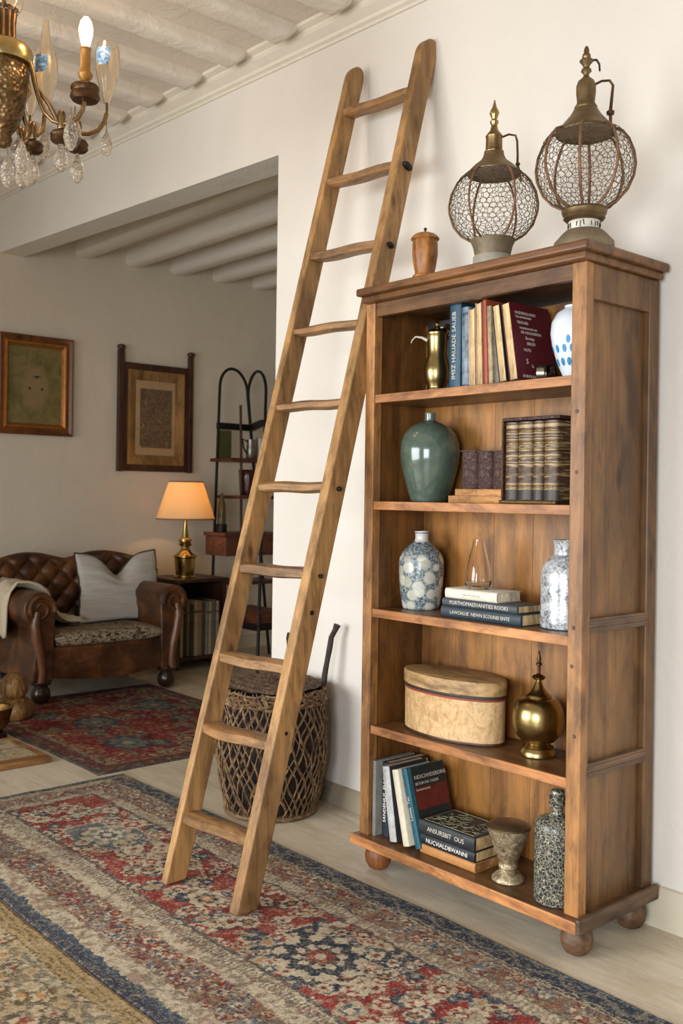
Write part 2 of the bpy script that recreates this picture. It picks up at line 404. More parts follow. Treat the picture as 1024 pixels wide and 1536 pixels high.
def paint_main(X, Y, nx, ny):
    rng = np.random.default_rng(5)
    img = np.zeros((nx, ny, 3)); put(img, np.ones((nx, ny)), CR)
    jit = (sm_noise(nx, ny, 9, rng)-.5)*.012
    dF = -.45-Y+jit; dN = Y+1.48+jit; dE = X+4.25+jit
    xlo, xhi = X[0, 0], X[-1, 0]
    far = np.minimum(dF, dE*1.25)
    # far long side and the end
    flow = [[CR2, RED, ORA], [RED, CR2, NAV], [NAV2, CR, RED], [RED2, DK, CR2], [BLU, CR2, DK]]
    b1 = (far < .20) & (far > .105); b2 = (dN < .26) & (dN > .13)
    for b in (b1, b2): put(img, b, '#8a6c58')
    scatter(img, X, Y, rng, 420, (xlo, xhi, -.66, -.54), (.014, .034), flow, b1)
    scatter(img, X, Y, rng, 260, (-4.2, -4.02, -1.48, -.45), (.014, .034), flow, b1)
    scatter(img, X, Y, rng, 620, (xlo, xhi, -1.36, -1.22), (.016, .038), flow, b2)
    vine = np.abs((dN-.195)-.035*np.sin(X*18)) < .005; put(img, vine & b2, DK, .8)
    vine = np.abs((dF-.15)-.025*np.sin(X*22)) < .004; put(img, vine & b1, DK, .8)
    # guard stripes
    for lo, hi in ((.20, .255),):
        m = (far > lo) & (far < hi); put(img, m, CR2)
        put(img, m & (np.sin(X*330+Y*60) > .2), '#6e6152', .7)
    m = (dN > .31) & (dN < .365); put(img, m, CR2); put(img, m & (np.sin(X*400+Y*40) > .0), '#4b4648', .85)
    m = (dN > .26) & (dN < .31); put(img, m, CR2)
    m = (dN > .065) & (dN < .13); put(img, m, CR2)
    for d, c, w in ((np.abs(far-.262), NAV, .006), (np.abs(dN-.372), NAV, .007), (np.abs(dN-.358), CR2, .003), (np.abs(far-.252), CR2, .003), (np.abs(far-.105), DK, .003), (np.abs(far-.2), DK, .0025), (np.abs(dN-.13), '#80604e', .003)):
        put(img, d < w, c, .9)
    # field
    fld = (far > .268) & (dN > .379)
    put(img, fld, RED2)
    mot = sm_noise(nx, ny, 16, rng); put(img, fld & (mot > .62), RED, .9)
    for cx, cy, R in ((-2.2, -.93, .20), (-3.52, -.92, .17), (-1.25, -.93, .19), (-2.86, -.9, .11)):
        r = np.maximum(np.abs(X-cx)*.75, np.abs(Y-cy)*1.1)+.35*np.hypot(X-cx, Y-cy)
        if R > .15:
            put(img, fld & (r < R*1.12), CR2, .9); put(img, fld & (r < R*1.07), NAV if R > .18 else '#5a6468')
    pal = [[CR2, CR, RED], [CR2, RED2, CR2], [CR, NAV2, CR2], [CR2, DK, ORA], [NAV, CR2, RED], [NAV2, CR, ORA], [CR, RED, CR2], [NAV, NAV2, CR]]
    scatter(img, X, Y, rng, 430, (xlo, xhi, -1.12, -.70), (.018, .05), pal, fld)
    # curling stems
    for k in range(60):
        cx = rng.uniform(xlo, xhi); cy = rng.uniform(-1.08, -.72); R = rng.uniform(.03, .09)
        r = np.hypot(X-cx, (Y-cy)*1.2); th = np.arctan2(Y-cy, X-cx)
        put(img, fld & (np.abs(r-R*(.6+.07*th)) < .003) & (th > -2.2), DK if k % 2 else CR2, .8)
    flower(img, X, Y, -2.2, -.93, .15, 10, [CR2, NAV, NAV, CR2, DK, RED2, CR2], 0, 1.1, fld)
    flower(img, X, Y, -3.52, -.92, .12, 8, [CR, '#6d7a74', CR2, NAV2, CR2], 0, 1.2, fld)
    flower(img, X, Y, -2.76, -.95, .075, 6, [CR2, CR, NAV, ORA, CR2], .4, 1.2, fld)
    flower(img, X, Y, -1.25, -.93, .15, 10, [CR2, NAV, CR2, DK, RED2, CR2], 0, 1.1, fld)
    # outer navy bands
    m = (dF < .095); put(img, m, NAV)
    put(img, m & (np.abs((dF-.045)-.018*np.sin(X*38)) < .006), '#75736c', .85)
    put(img, m & (np.abs(dF-.085) < .003), CR, .8); put(img, m & (np.abs(dF-.012) < .003), BLU, .8)
    put(img, (dE < .04), NAV2); put(img, (dE > .04) & (dE < .055), CR)
    put(img, dN < .058, NAV2); put(img, (dN < .03), '#3d3a44', .6)
    put(img, (np.abs(dN-.062) < .006) & (np.sin(X*170) > -.2), CR2)
    # small worn flecks woven through the pale bands
    band = ((dN > .06) & (dN < .38)) | ((far > .1) & (far < .265)) | (dE < .2)
    n = sm_noise(nx, ny, 3, RNG)*.5+sm_noise(nx, ny, 7, RNG)*.5
    put(img, np.clip((n-.54)*7, 0, 1)*band, '#77695a', .75)
    n = sm_noise(nx, ny, 5, RNG)*.5+sm_noise(nx, ny, 12, RNG)*.5
    put(img, np.clip((n-.6)*8, 0, 1)*band, '#7d4a42', .5)
    wear(img, X, nx, ny, '#bcab8f', '#453b3a', .5)
    return img
make_rug('runner_rug', 'long worn red and navy patterned rug under the wooden ladder', -4.25, -1.0, -1.48, -.45, .0034, paint_main)

def paint_cream(X, Y, nx, ny):
    rng = np.random.default_rng(8)
    img = np.zeros((nx, ny, 3)); put(img, np.ones((nx, ny)), '#b39f7c')
    d = -1.487-Y+(sm_noise(nx, ny, 14, rng)-.5)*.012
    fld = d > .075
    pal = [['#7d7260', '#c2b090', '#b39f7c'], ['#82735e', '#b9a27c', '#a98a62'], ['#6c6d62', '#bba98a', '#9a9a84'], ['#70583f', '#c7b795', '#c08a58'], ['#5d5448', '#bfae90', '#8f4a3c']]
    scatter(img, X, Y, rng, 700, (X[0, 0], X[-1, 0], -2.3, -1.55), (.025, .07), pal, fld)
    for k in range(90):
        cx = rng.uniform(X[0, 0], X[-1, 0]); cy = rng.uniform(-2.2, -1.6); R = rng.uniform(.04, .1)
        r = np.hypot(X-cx, Y-cy); th = np.arctan2(Y-cy, X-cx)
        put(img, fld & (np.abs(r-R*(.6+.09*th)) < .003) & (th > -1.8), '#57503f', .8)
    flower(img, X, Y, -2.62, -1.83, .035, 2, ['#8f3a34', '#a04a40'], 0, 1, fld)
    put(img, (d < .075), '#a58c62'); put(img, (d < .008), '#6b4a2e')
    put(img, (np.abs(d-.03) < .003) | (np.abs(d-.05) < .0025) | (np.abs(d-.072) < .003), '#6e5634')
    wear(img, X, nx, ny, '#c9bb9e', '#6e6454', .45)
    return img
make_rug('patterned_rug', 'cream floral rug with tan edge beside the navy border of the runner', -4.1, -1.3, -2.35, -1.487, .0042, paint_cream, .007)

def paint_far(X, Y, nx, ny):
    rng = np.random.default_rng(3)
    img = np.zeros((nx, ny, 3)); put(img, np.ones((nx, ny)), '#7a2a2e')
    e = np.minimum.reduce([X+6.15, -4.3-X, Y+.56, .78-Y])+(sm_noise(nx, ny, 6, rng)-.5)*.03
    mot = sm_noise(nx, ny, 14, rng); put(img, mot > .6, '#5c2024', .9)
    pal = [['#8f7f64', '#5c2430', '#a58f6c'], ['#4c4a48', '#8a7358', '#7a2a2e'], ['#3d444a', '#7d7760', '#50565a'], ['#8a5a3a', '#6e2428', '#a58f6c'], ['#8c2f34', '#5a2228', '#8a7a5e']]
    scatter(img, X, Y, rng, 420, (-6.1, -4.35, -.5, .75), (.03, .08), pal, e > .09)
    for cx, cy in ((-5.3, -.05), (-4.75, -.15), (-5.5, .45), (-4.8, .45)):
        flower(img, X, Y, cx, cy, .17, 8, ['#3d444a', '#6b6a5c', '#4f5a5c', '#8f8468'], 0, 1.3)
    put(img, e < .12, '#5e3a38'); scatter(img, X, Y, rng, 500, (-6.15, -4.3, -.56, .78), (.015, .035), pal, e < .11)
    put(img, e < .035, '#4a4544'); put(img, np.abs(e-.115) < .01, '#8a7c66', .8)
    wear(img, X, nx, ny, '#8d7a64', '#3a2a2a', .55)
    return img
make_rug('red_rug', 'faded red floral rug in front of the brown leather sofa', -6.15, -4.3, -.56, .78, .008, paint_far, .006, .006)

# ------------------------------------------------------------------ ladder
LZ = .0095
def rx(z): return -2.567-.050*z          # right rail: front right edge
def ry(z): return -.968+.3035*z
def lx(z): return -2.930-.058*z
def ly(z): return -1.010+.3035*z
ladder = T('ladder', 'tall leaning wooden ladder with ten rungs standing on the red runner rug', 'ladder', (-2.75, -.95, 0))
def rail(fx, fy, w, d, zt):
    mb = MB(); poly = [(fy(LZ), LZ), (fy(LZ)+d, LZ)]
    n = 14; zc = zt-d*.75
    back = [(fy(z)+d, z) for z in np.linspace(.3, zc-.05, 9)]
    front = [(fy(z), z) for z in np.linspace(zc-.05, .3, 9)]
    arc = []
    for k in range(n+1):
        th = PI*k/n; arc.append((fy(zc)+d/2+cos(th)*d/2+.3035*sin(th)*d*.75, zc+sin(th)*d*.75))
    poly = poly+back+arc+front
    r = random.Random(3)
    mb.prism(poly, lambda y, z: (fx(z)-w, y, z), lambda y, z: (fx(z), y, z))
    return mb
rail(rx, ry, .046, .084, 3.19).build('rail', M['ladder'], ladder, bevel=.006, seg=3, smooth=True)
rail(lx, ly, .036, .084, 3.19).build('rail', M['ladder'], ladder, bevel=.006, seg=3, smooth=True)
for k, z in enumerate((2.965, 2.645, 2.32, 2.005, 1.70, 1.39, 1.085, .765, .52, .222)):
    mb = MB(); n = 9; xa, xb = lx(z)-.01, rx(z)-.036
    ya, yb = ly(z)+.008, ry(z)+.008
    bow = .022 if k == 8 else (.006 if k > 6 else 0); hh = .019 if k < 5 else .021
    prof = [(0, -hh*.7), (.012, -hh), (.05, -hh), (.06, -hh*.8), (.06, hh*.8), (.05, hh), (.012, hh), (0, hh*.7)]
    if k in (3, 4, 5): prof = [(0, -hh*.5), (.014, -hh*.95), (.035, -hh), (.052, -hh*.7), (.052, hh*.6), (.036, hh), (.014, hh*.95), (0, hh*.5)]
    def f(u, v):
        a, b = prof[round(v*8) % 8]; yy = ya+(yb-ya)*u
        s_ = 1-.12*(abs(u-.5)*2)**4
        return (xa+(xb-xa)*u, yy+a-(bow*sin(PI*u) if a < .03 else 0), z+b*s_+.002*sin(u*9+k))
    mb.grid(f, 14, 8, cv=True)
    mb.bm.faces.new([v for v in mb.bm.verts][:8]); mb.bm.faces.new([v for v in mb.bm.verts][-8:])
    mb.build('rung', M['rung'], ladder, smooth=True, ang=35)
for z, r, ln, st_ in ((2.635, .013, .02, 1.9), (2.31, .011, .016, 1.5), (1.385, .009, .016, 1), (1.08, .008, .014, 1), (.955, .009, .004, 1), (.56, .007, .003, 1)):
    c = Vector((rx(z)-.001, ry(z)+.045, z))
    MB().lathe([(r*.9, 0), (r, ln*.3), (r*.9, ln*.8), (r*.5, ln)], mat=Matrix.Rotation(-.5, 4, 'X') @ Matrix.Rotation(PI/2, 4, 'Y'), c=c, seg=16, sy=st_).build('bolt', M['iron'], ladder, smooth=True)

# ------------------------------------------------------------------ bookcase
XL, XR, YF, YB = -2.655, -1.700, -.36, .035
case = T('bookcase', 'tall open pine bookcase with four shelves standing against the white wall', 'bookcase', (-2.18, -.16, 0))
ZB, ZT = .128, 2.062
MB().boxb(-2.609, XR-.052, YF+.01, YB, ZT-.018, ZT).boxb(-2.64, -1.72, YF+.012, YB-.01, ZT-.012, ZT+.004).build('top_panel', M['case_h'], case)
mb = MB(); mb.boxb(-2.66, -1.664, -.412, YB, 2.084, 2.112); mb.build('cornice', M['case_top'], case, bevel=.008, seg=3)
mb = MB(); mb.boxb(-2.655, -1.685, -.388, YB, 2.062, 2.086); mb.build('cornice_moulding', M['case_top'], case, bevel=.006, seg=3)
MB().boxb(-2.607, XR-.052, YF+.004, YF+.03, 2.012, ZT).build('top_rail', M['case_h'], case, bevel=.003)
MB().boxb(XL, -2.609, YF, YF+.04, ZB, ZT).build('stile', M['case_stile'], case, bevel=.003)
MB().boxb(-1.752, XR, YF, YF+.04, ZB, ZT).build('stile', M['case_stile'], case, bevel=.004)
MB().boxb(XL+.006, -2.615, YF+.04, YB, ZB, ZT).build('side_panel', M['case'], case)
# right side: frame and recessed panels
MB().boxb(-1.752, -1.722, YF+.04, YB-.005, ZB, ZT).build('side_panel', M['case_side'], case)
MB().boxb(-1.735, XR, YB-.052, YB, ZB, ZT).build('back_stile', M['case_side'], case, bevel=.005)
MB().boxb(-1.735, XR-.003, YF+.04, YB-.05, 1.955, ZT).build('side_rail', M['case_side'], case, bevel=.004)
for z in (.985, .555):
    mb = MB(); mb.boxb(-1.735, XR+.001, YF+.036, YB-.046, z-.021, z+.021)
    mb.boxb(-1.735, XR+.004, YF+.036, YB-.046, z+.004, z+.013); mb.boxb(-1.735, XR+.004, YF+.036, YB-.046, z-.014, z-.006)
    mb.build('side_rail', M['case_rail'], case, bevel=.002)
mb = MB(); nb = 5
for k in range(nb):
    a = -2.615+(.865)*k/nb; b = -2.615+(.865)*(k+1)/nb-.0015
    mb.boxb(a, b, -.085, -.067, ZB, ZT-.05)
mb.build('back_panel', M['case_back'], case)
for z in (1.729, 1.342, .952, .528):
    sh = MB().boxb(-2.614, -1.752, YF+.016, -.085, z-.03, z).build('shelf', M['case_h'], case, bevel=.002)
    MB().boxb(-2.611, -1.752, YF+.006, YF+.0165, z-.03, z+.0005).build('shelf_edge', M['case_edge'], sh, bevel=.002)
MB().boxb(-2.668, -1.690, -.384, YB, .096, ZB).build('base_board', M['case_h'], case)
MB().boxb(-2.672, -1.686, -.392, -.383, .094, ZB+.001).build('base_edge', M['case_edge'], case, bevel=.003)
MB().boxb(-1.691, -1.672, -.392, YB, .094, ZB+.012).build('base_edge', M['case_rail'], case, bevel=.006)
ball = [(0, 0), (.018, .002), (.036, .012), (.046, .03), (.05, .05), (.045, .072), (.033, .088), (.03, .096)]
for x, y, m in ((-1.735, -.315, 'foot'), (-1.735, -.03, 'foot'), (-2.6, -.315, 'foot_l'), (-2.6, -.03, 'foot_l')):
    MB().lathe(ball, c=(x, y, 0), seg=32).build('foot', M[m], case, smooth=True)
for p in ((-1.728, YF-.001, 1.62), (-1.728, YF-.001, 1.44), (-1.73, YF-.001, .98), (-1.735, YF-.001, .865), (-1.722, YF-.001, .66)):
    MB().lathe([(.006, 0), (.005, .0015), (0, .002)], mat=Matrix.Rotation(PI/2, 4, 'X'), c=p, seg=12).build('plug', M['case_rail'], case, smooth=True)

# ------------------------------------------------------------------ on top of the bookcase
def wire_globe(prof, cell, c, rad, seed, parent):
    """chicken-wire: jittered hexagon edges wrapped around a lathe profile, every edge a thin wire"""
    rng = random.Random(seed); mb = MB()
    P = [Vector(p) for p in prof]
    L = [0]
    for a, b in zip(P, P[1:]): L.append(L[-1]+(b-a).length)
    def at(s_):
        s_ = min(max(s_, 0), L[-1]-1e-6)
        for k in range(len(L)-1):
            if L[k+1] >= s_: f = (s_-L[k])/(L[k+1]-L[k]); return P[k].lerp(P[k+1], f)
    rows = int(L[-1]/(cell*.866)); rm = max(p[0] for p in prof); n = int(2*PI*rm/cell*.86)
    pts = {}
    def pt(i, j):
        i %= 2*n
        if (i, j) not in pts:
            off = (1 if (i+j) % 2 else -1)*cell*.16
            q = at(j*cell*.866+off+rng.uniform(-.22, .22)*cell)
            th = 2*PI*(i+rng.uniform(-.38, .38))/(2*n)
            rr = q[0]*(1+rng.uniform(-.012, .012))
            pts[(i, j)] = Vector((rr*cos(th)+c[0], rr*sin(th)+c[1], q[1]+c[2]))
        return pts[(i, j)]
    for j in range(rows+1):
        for i in range(2*n):
            mb.tube([pt(i, j), pt(i+1, j)], rad, 3)
            if (i+j) % 2 and j < rows: mb.tube([pt(i, j), pt(i, j+1)], rad, 3)
    return mb.build('wire_mesh', M['wire'], parent, smooth=True, ang=120)
def ribs(prof, c, n, w, parent, rot=0):
    for k in range(n):
        th = 2*PI*k/n+rot; d = Vector((cos(th), sin(th), 0))
        MB().tube([Vector(c)+d*(r+.002)+Vector((0, 0, z)) for r, z in prof], w, 6).build('rib', M['rust'], parent, smooth=True)
def loc3(c, r, z, ang): return (c[0]+r*cos(ang), c[1]+r*sin(ang), c[2]+z)
# small lantern
c = (-2.111, -.3, 2.112)
lan = T('lantern', 'smaller round wire mesh lantern, the left one on the bookcase top', 'lantern', c); lan.scale = (.95, .95, .862)
MB().lathe([(.066, 0), (.068, .004), (.067, .045), (.063, .05)], c=c).build('base', plain('stone_ring', '#958d7c', .7, var=.2, scale=20), lan, smooth=True)
MB().lathe([(.06, .048), (.063, .06), (.068, .085), (.078, .11), (.076, .112), (.06, .1)], c=c).build('collar', M['zinc'], lan, smooth=True)
gp = [(.074, .108), (.108, .13), (.134, .165), (.149, .215), (.151, .245), (.143, .29), (.122, .335), (.104, .356), (.088, .366)]
wire_globe(gp, .0215, c, .00115, 2, lan)
ribs(gp, c, 6, .0042, lan, -.38)
MB().lathe([(.05, .366), (.086, .362), (.091, .36), (.092, .366), (.07, .392), (.045, .414), (.036, .432), (.034, .445), (.028, .445)], c=c).build('hat', M['hat'], lan, smooth=True)
MB().lathe([(.033, .428), (.036, .434), (.032, .44), (.034, .448), (.029, .453), (.028, .5), (.03, .506), (.027, .512), (.014, .53), (.011, .545), (.009, .55)], c=c).build('chimney', M['brass_dk'], lan, smooth=True)
MB().lathe([(.008, .545), (.014, .556), (.015, .564), (.009, .572), (.012, .582), (.017, .595), (.014, .606), (.008, .618), (.005, .63), (.002, .645), (0, .648)], c=c, seg=20).build('finial', M['brass'], lan, smooth=True)
def loc3(c, r, z, ang): return (c[0]+r*cos(ang), c[1]+r*sin(ang), c[2]+z)
ang = math.radians(49)      # towards the right along the picture plane
MB().tube([loc3(c, r, z, ang) for r, z in ((.028, .505), (.05, .516), (.074, .512), (.08, .49), (.082, .44), (.082, .4), (.086, .385), (.094, .345), (.1, .34))], [.004]*5+[.0045, .005, .004, .004], 8).build('handle', M['bronze'], lan, smooth=True)
MB().lathe([(0, 0), (.008, .004), (.008, .012), (0, .016)], c=loc3(c, .083, .395, ang), seg=14).build('knob', M['bronze'], lan, smooth=True)
MB().tube([loc3(c, r, z, ang) for r, z in ((.1, .355), (.108, .362), (.117, .355), (.117, .34))], .003, 6).build('hook', M['bronze'], lan, smooth=True)
# large lantern
c = (-1.758, -.295, 2.112)
lan2 = T('lantern', 'larger pear shaped wire mesh lantern, the right one on the bookcase top', 'lantern', c); lan2.scale = (.945, .945, .847)
MB().lathe([(.094, 0), (.096, .006), (.094, .026), (.084, .038), (.075, .05), (.066, .06), (.058, .068), (.05, .07)], c=c).build('base', M['zinc'], lan2, smooth=True)
MB().lathe([(.049, .066), (.05, .1), (.047, .108)], c=c).build('label_band', plain('pale_band', '#cfc8ba', .6, var=.3, scale=50), lan2, smooth=True)
mb = MB()
for k in range(26):
    if k % 4 == 3: continue
    th = 2*PI*k/26; r = random.Random(k)
    mb.tube([loc3(c, .0508, .072+r.uniform(0, .006), th), loc3(c, .0508, .098-r.uniform(0, .008), th+r.uniform(-.06, .06))], .0016, 4)
mb.build('markings', M['iron'], lan2)
MB().lathe([(.05, .1), (.06, .105), (.066, .112), (.064, .12), (.069, .126), (.072, .138), (.068, .146), (.05, .15)], c=c).build('collar', M['hat'], lan2, smooth=True)
gp = [(.06, .146), (.1, .17), (.13, .205), (.149, .255), (.154, .295), (.148, .34), (.132, .385), (.112, .414), (.092, .424)]
wire_globe(gp, .0215, c, .00115, 9, lan2)
ribs(gp, c, 8, .0048, lan2, -1.06)
MB().lathe([(.05, .42), (.09, .415), (.095, .413), (.096, .42), (.075, .446), (.05, .478), (.036, .505), (.034, .515), (.027, .515)], c=c, seg=20).build('hat', M['hat'], lan2, smooth=True)
MB().lathe([(.036, .5), (.037, .508), (.031, .514), (.028, .53), (.031, .56), (.031, .585), (.026, .602), (.014, .614), (.009, .62), (.009, .628), (.017, .638), (.015, .645), (.009, .652), (.012, .66), (.022, .674), (.02, .679), (.01, .683)], c=c).build('chimney', M['hat'], lan2, smooth=True)
MB().lathe([(.009, .68), (.014, .69), (.013, .697), (.008, .705), (.009, .712), (.006, .724), (.003, .728), (0, .729)], c=c, seg=16).build('finial', M['brass_dk'], lan2, smooth=True)
MB().tube([loc3(c, r, z, ang) for r, z in ((.028, .592), (.05, .605), (.075, .607), (.086, .59), (.083, .55), (.079, .5), (.08, .44), (.084, .41))], [.0045]*4+[.005, .0055, .005, .005], 8).build('handle', M['bronze'], lan2, smooth=True)
MB().lathe([(0, 0), (.012, .004), (.013, .014), (.005, .022), (0, .022)], c=loc3(c, .079, .482, ang), seg=14).build('knob', M['bronze'], lan2, smooth=True)
MB().tube([loc3(c, r, z, ang) for r, z in ((.018, .678), (.032, .68), (.041, .665), (.043, .64))], [.0045, .004, .0035, .003], 6).build('hook', M['iron'], lan2, smooth=True)
# wooden jar
c = (-2.42, -.3, 2.112)
jar = T('wooden_jar', 'small turned wooden lidded jar on the bookcase top beside the ladder', 'jar', c); jar.scale = (.96, .96, .93)
MB().lathe([(.046, 0), (.047, .02), (.044, .03), (.037, .034), (.036, .042), (.042, .07), (.047, .11), (.047, .15), (.044, .165), (.04, .168)], c=c).build('body', M['jarwood'], jar, smooth=True)
lid = MB().lathe([(.05, .165), (.053, .169), (.05, .175), (.038, .186), (.02, .193), (.006, .195)], c=c).build('lid', M['jarwood'], jar, smooth=True)
MB().lathe([(.004, .193), (.003, .2), (.006, .206), (.006, .21), (0, .214)], c=c, seg=16).build('knob', M['iron'], lid, smooth=True)

# ------------------------------------------------------------------ books
def book(label, th, h, d, col, page='page', loc=(0, 0, 0), rz=0, lean=0, lie=False, fore=False, group=None, title=None, tcol='white_mark', tsize=None, band=None, var=.3, ribs_=False, split=False):
    """upright: spine (or with fore=True the page edges) towards the viewer; lie: spine towards the viewer, lying flat"""
    t = T('book', label, 'book', loc, group, (0, lean, rz), local=True)
    b = .0028
    def mp(x, y, z): return (x, y, z) if not lie else (z, y, x)
    sx0 = 0
    def bx(mb, x0, x1, y0, y1, z0, z1):
        p = [mp(*q) for q in ((x0,y0,z0),(x1,y0,z0),(x1,y1,z0),(x0,y1,z0),(x0,y0,z1),(x1,y0,z1),(x1,y1,z1),(x0,y1,z1))]
        mb.hexa(p)
    mb = MB()
    if not fore:
        ns = 6
        P = [(0, .004)]+[(th/2-cos(PI*k/ns)*th/2, .004-sin(PI*k/ns)*min(.006, th*.2)) for k in range(1, ns)]+[(th, .004), (th, d), (th-b, d), (th-b, .008), (b, .008), (b, d), (0, d)]
    else:
        P = [(0, 0), (b, 0), (b, d-.006), (th-b, d-.006), (th-b, 0), (th, 0), (th, d), (0, d)]
    mb.prism(P, lambda x, y: mp(x, y, 0), lambda x, y: mp(x, y, h))
    if ribs_:
        for q in (.14, .3, .5, .68, .86):
            bx(mb, .001, th-.001, -.0045, .003, h*q-.003, h*q+.003)
    mb.build('cover', cover('cover_'+col.strip('#'), col, var), t, smooth=True, bevel=.0006, seg=1)
    mb = MB()
    if fore: bx(mb, b, th-b, .003, d-.006, .003, h-.003)
    else: bx(mb, b, th-b, .008, d-.003, .003, h-.003)
    mb.build('pages', M[page], t)
    if band:
        for q0, q1, cl in band:
            mb = MB(); y = -.0005-min(.006, th*.2)
            mb.prism([(th/2-cos(PI*k/6)*th*.505, .004-sin(PI*k/6)*(min(.006, th*.2)+.0006)) for k in range(7)], lambda x, y: mp(x, y, h*q0), lambda x, y: mp(x, y, h*q1))
            mb.build('spine_band', cover('cover_'+cl.strip('#'), cl), t)
    if title and not fore:
        y = .004-min(.006, th*.2)-.0008
        s_ = tsize or th*.7
        if lie: text('title', title, M[tcol], t, (h*.5, y, th*.5), (1, 0, 0), (0, 0, 1), s_)
        else: text('title', title, M[tcol], t, (th*.5, y, h*.5), (0, 0, 1), (-1, 0, 0), s_)
    return t

Z1, Z2, Z3, Z4, Z5 = 1.7292, 1.3422, .9522, .5282, .1282
g1 = 'books on the top shelf'
# ---- top shelf
tb = T('book', 'wide black book standing against the back behind the brass jug', 'book', (-2.57, -.125, Z1), g1, local=True)
MB().boxb(0, .16, 0, .003, 0, .285).boxb(0, .16, .025, .028, 0, .285).boxb(0, .003, .002, .026, 0, .285).build('cover', cover('cover_black', '#1f1a19'), tb)
MB().boxb(.003, .157, .003, .025, .003, .282).build('pages', M['page'], tb)
for k, (q, w) in enumerate(((.245, .12), (.225, .09), (.258, .07))): MB().boxb(.02+.01*k, .02+w, -.0008, 0, q, q+.004).build('cover_print', M['silver_mark'], tb)
c = (-2.435, -.215, Z1)
jug = T('brass_jug', 'brass lidded jug on the top shelf left of the blue book', 'jug', c)
MB().lathe([(.036, 0), (.039, .003), (.038, .012), (.033, .022), (.033, .027), (.042, .045), (.048, .075), (.046, .1), (.039, .125), (.035, .14), (.035, .16), (.037, .2), (.039, .212), (.042, .216), (.036, .216), (.03, .2)], c=c).build('body', M['brass'], jug, smooth=True)
MB().tube([loc3(c, r, z, .75) for r, z in ((.034, .2), (.05, .212), (.066, .2), (.072, .16), (.066, .1), (.052, .06), (.042, .045))], [.005, .006, .006, .0055, .005, .005, .004], 8).build('handle', M['brass'], jug, smooth=True)
lidj = MB().lathe([(.041, .214), (.042, .22), (.03, .232), (.012, .238), (.007, .246), (.011, .254), (.006, .262), (0, .264)], c=c).build('lid', M['brass'], jug, smooth=True)
mb = MB()
for k in range(7): mb.lathe([(0, 0), (.011, .004), (.009, .012), (0, .016)], c=loc3(c, .036+.006*(k % 2), .23+.004*(k % 3), .75+(k-3)*.2), seg=10)
mb.build('thumb_piece', M['brass'], lidj, smooth=True)
MB().tube([loc3(c, r, z, 3.9) for r, z in ((.036, .195), (.055, .205), (.078, .208), (.09, .195), (.094, .185))], [.006, .0045, .003, .0022, .0015], 8).build('spout', M['silver_mark'], jug, smooth=True)
book('teal blue book with white spine lettering beside the brass jug', .050, .292, .19, '#26485c', loc=(-2.285, -.315, Z1), group=g1, title='IMSZ HAUADE SAUEB', tsize=.024, tcol='silver_mark')
book('slim blue and white speckled spine, second from the jug', .033, .272, .18, '#75828c', page='page_w', loc=(-2.231, -.31, Z1), lean=-.02, group=g1, band=((.0, .04, '#2c4a72'), (.9, .93, '#2c4a72')), var=.8)
book('cream book with pages facing out beside the slim blue spine', .026, .262, .18, '#cdb591', page='page', loc=(-2.192, -.315, Z1), lean=-.03, fore=True, group=g1)
book('pale pinkish tan book standing taller than its cream neighbour', .026, .279, .18, '#b58a70', page='page', loc=(-2.162, -.312, Z1), lean=-.04, fore=True, group=g1)
book('thin rust red book between the tan and the grey ones', .016, .286, .18, '#9c4527', page='page', loc=(-2.131, -.312, Z1), lean=-.045, group=g1)
book('thin speckled beige book beside the rust red one', .018, .262, .17, '#a8906c', page='page', loc=(-2.112, -.312, Z1), lean=-.05, group=g1, var=.7)
book('grey clothbound book left of the leaning cream ones', .026, .256, .18, '#6d675e', page='page', loc=(-2.091, -.305, Z1), lean=-.055, group=g1, var=.5)
book('leaning cream book with dark cover between grey and red books', .032, .256, .19, '#2e2c30', page='page', loc=(-2.058, -.322, Z1+.0035), lean=-.14, fore=True, group=g1)
t = book('dark red book whose lettered front cover faces right on top shelf', .034, .255, .205, '#5c1620', page='page_tan' if False else 'page', loc=(-2.012, -.325, Z1+.005), lean=-.16, fore=True, group=g1, var=.2)
for k, (s_, z, w, y0) in enumerate((('UNDERFALAVEN', .222, .014, .035), ('THE HUVENDARD', .208, .010, .035), ('VINDARE', .190, .014, .04), ('WINDENHAVEN AH', .172, .010, .05), ('DR OBOLVERDEN', .158, .013, .055), ('Bovdup', .140, .015, .075), ('BRUID', .122, .015, .08), ('NUTE', .100, .014, .06), ('S', .062, .026, .065), ('G', .048, .016, .09), ('BOIHUNUO', .012, .014, .04))):
    text('cover_title', s_, M['silver_mark'], t, (.0348, y0-.012, z), (0, 1, 0), (0, 0, 1), w, 'LEFT')
for nm, lab, p, r, a in (('napkin_ring', 'wide silver ring standing in front of the dark red book', (-1.925, -.275, Z1), .027, .5), ('napkin_ring', 'darker ring just behind the wide silver ring on top shelf', (-1.925, -.23, Z1), .029, .9)):
    mb = MB(); w = .012 if a < .8 else .008
    mt = Matrix.Rotation(a, 4, 'Z') @ Matrix.Rotation(PI/2, 4, 'Y')
    mb.shell([(r, -w), (r+.0006, 0), (r, w), (r-.003, w), (r-.0035, 0), (r-.003, -w), (r, -w)], seg=36); mb.bm.transform(Matrix.Translation((p[0], p[1], p[2]+r+.0005)) @ mt)
    o = mb.build(nm, plain('silver' if a < .8 else 'dark_silver', '#a39a8c' if a < .8 else '#4a3b30', .3, 1, .4, 60), None, org=p, smooth=True)
    tag(o, lab, 'ring', 'rings in front of the dark red book')
M['whiteblue'] = plain('white_glaze', '#d3d7dc', .3, var=.06)
c = (-1.845, -.215, Z1)
v_ = T('vase', 'white vase with blue dots half hidden at the right end of top shelf', 'vase', c)
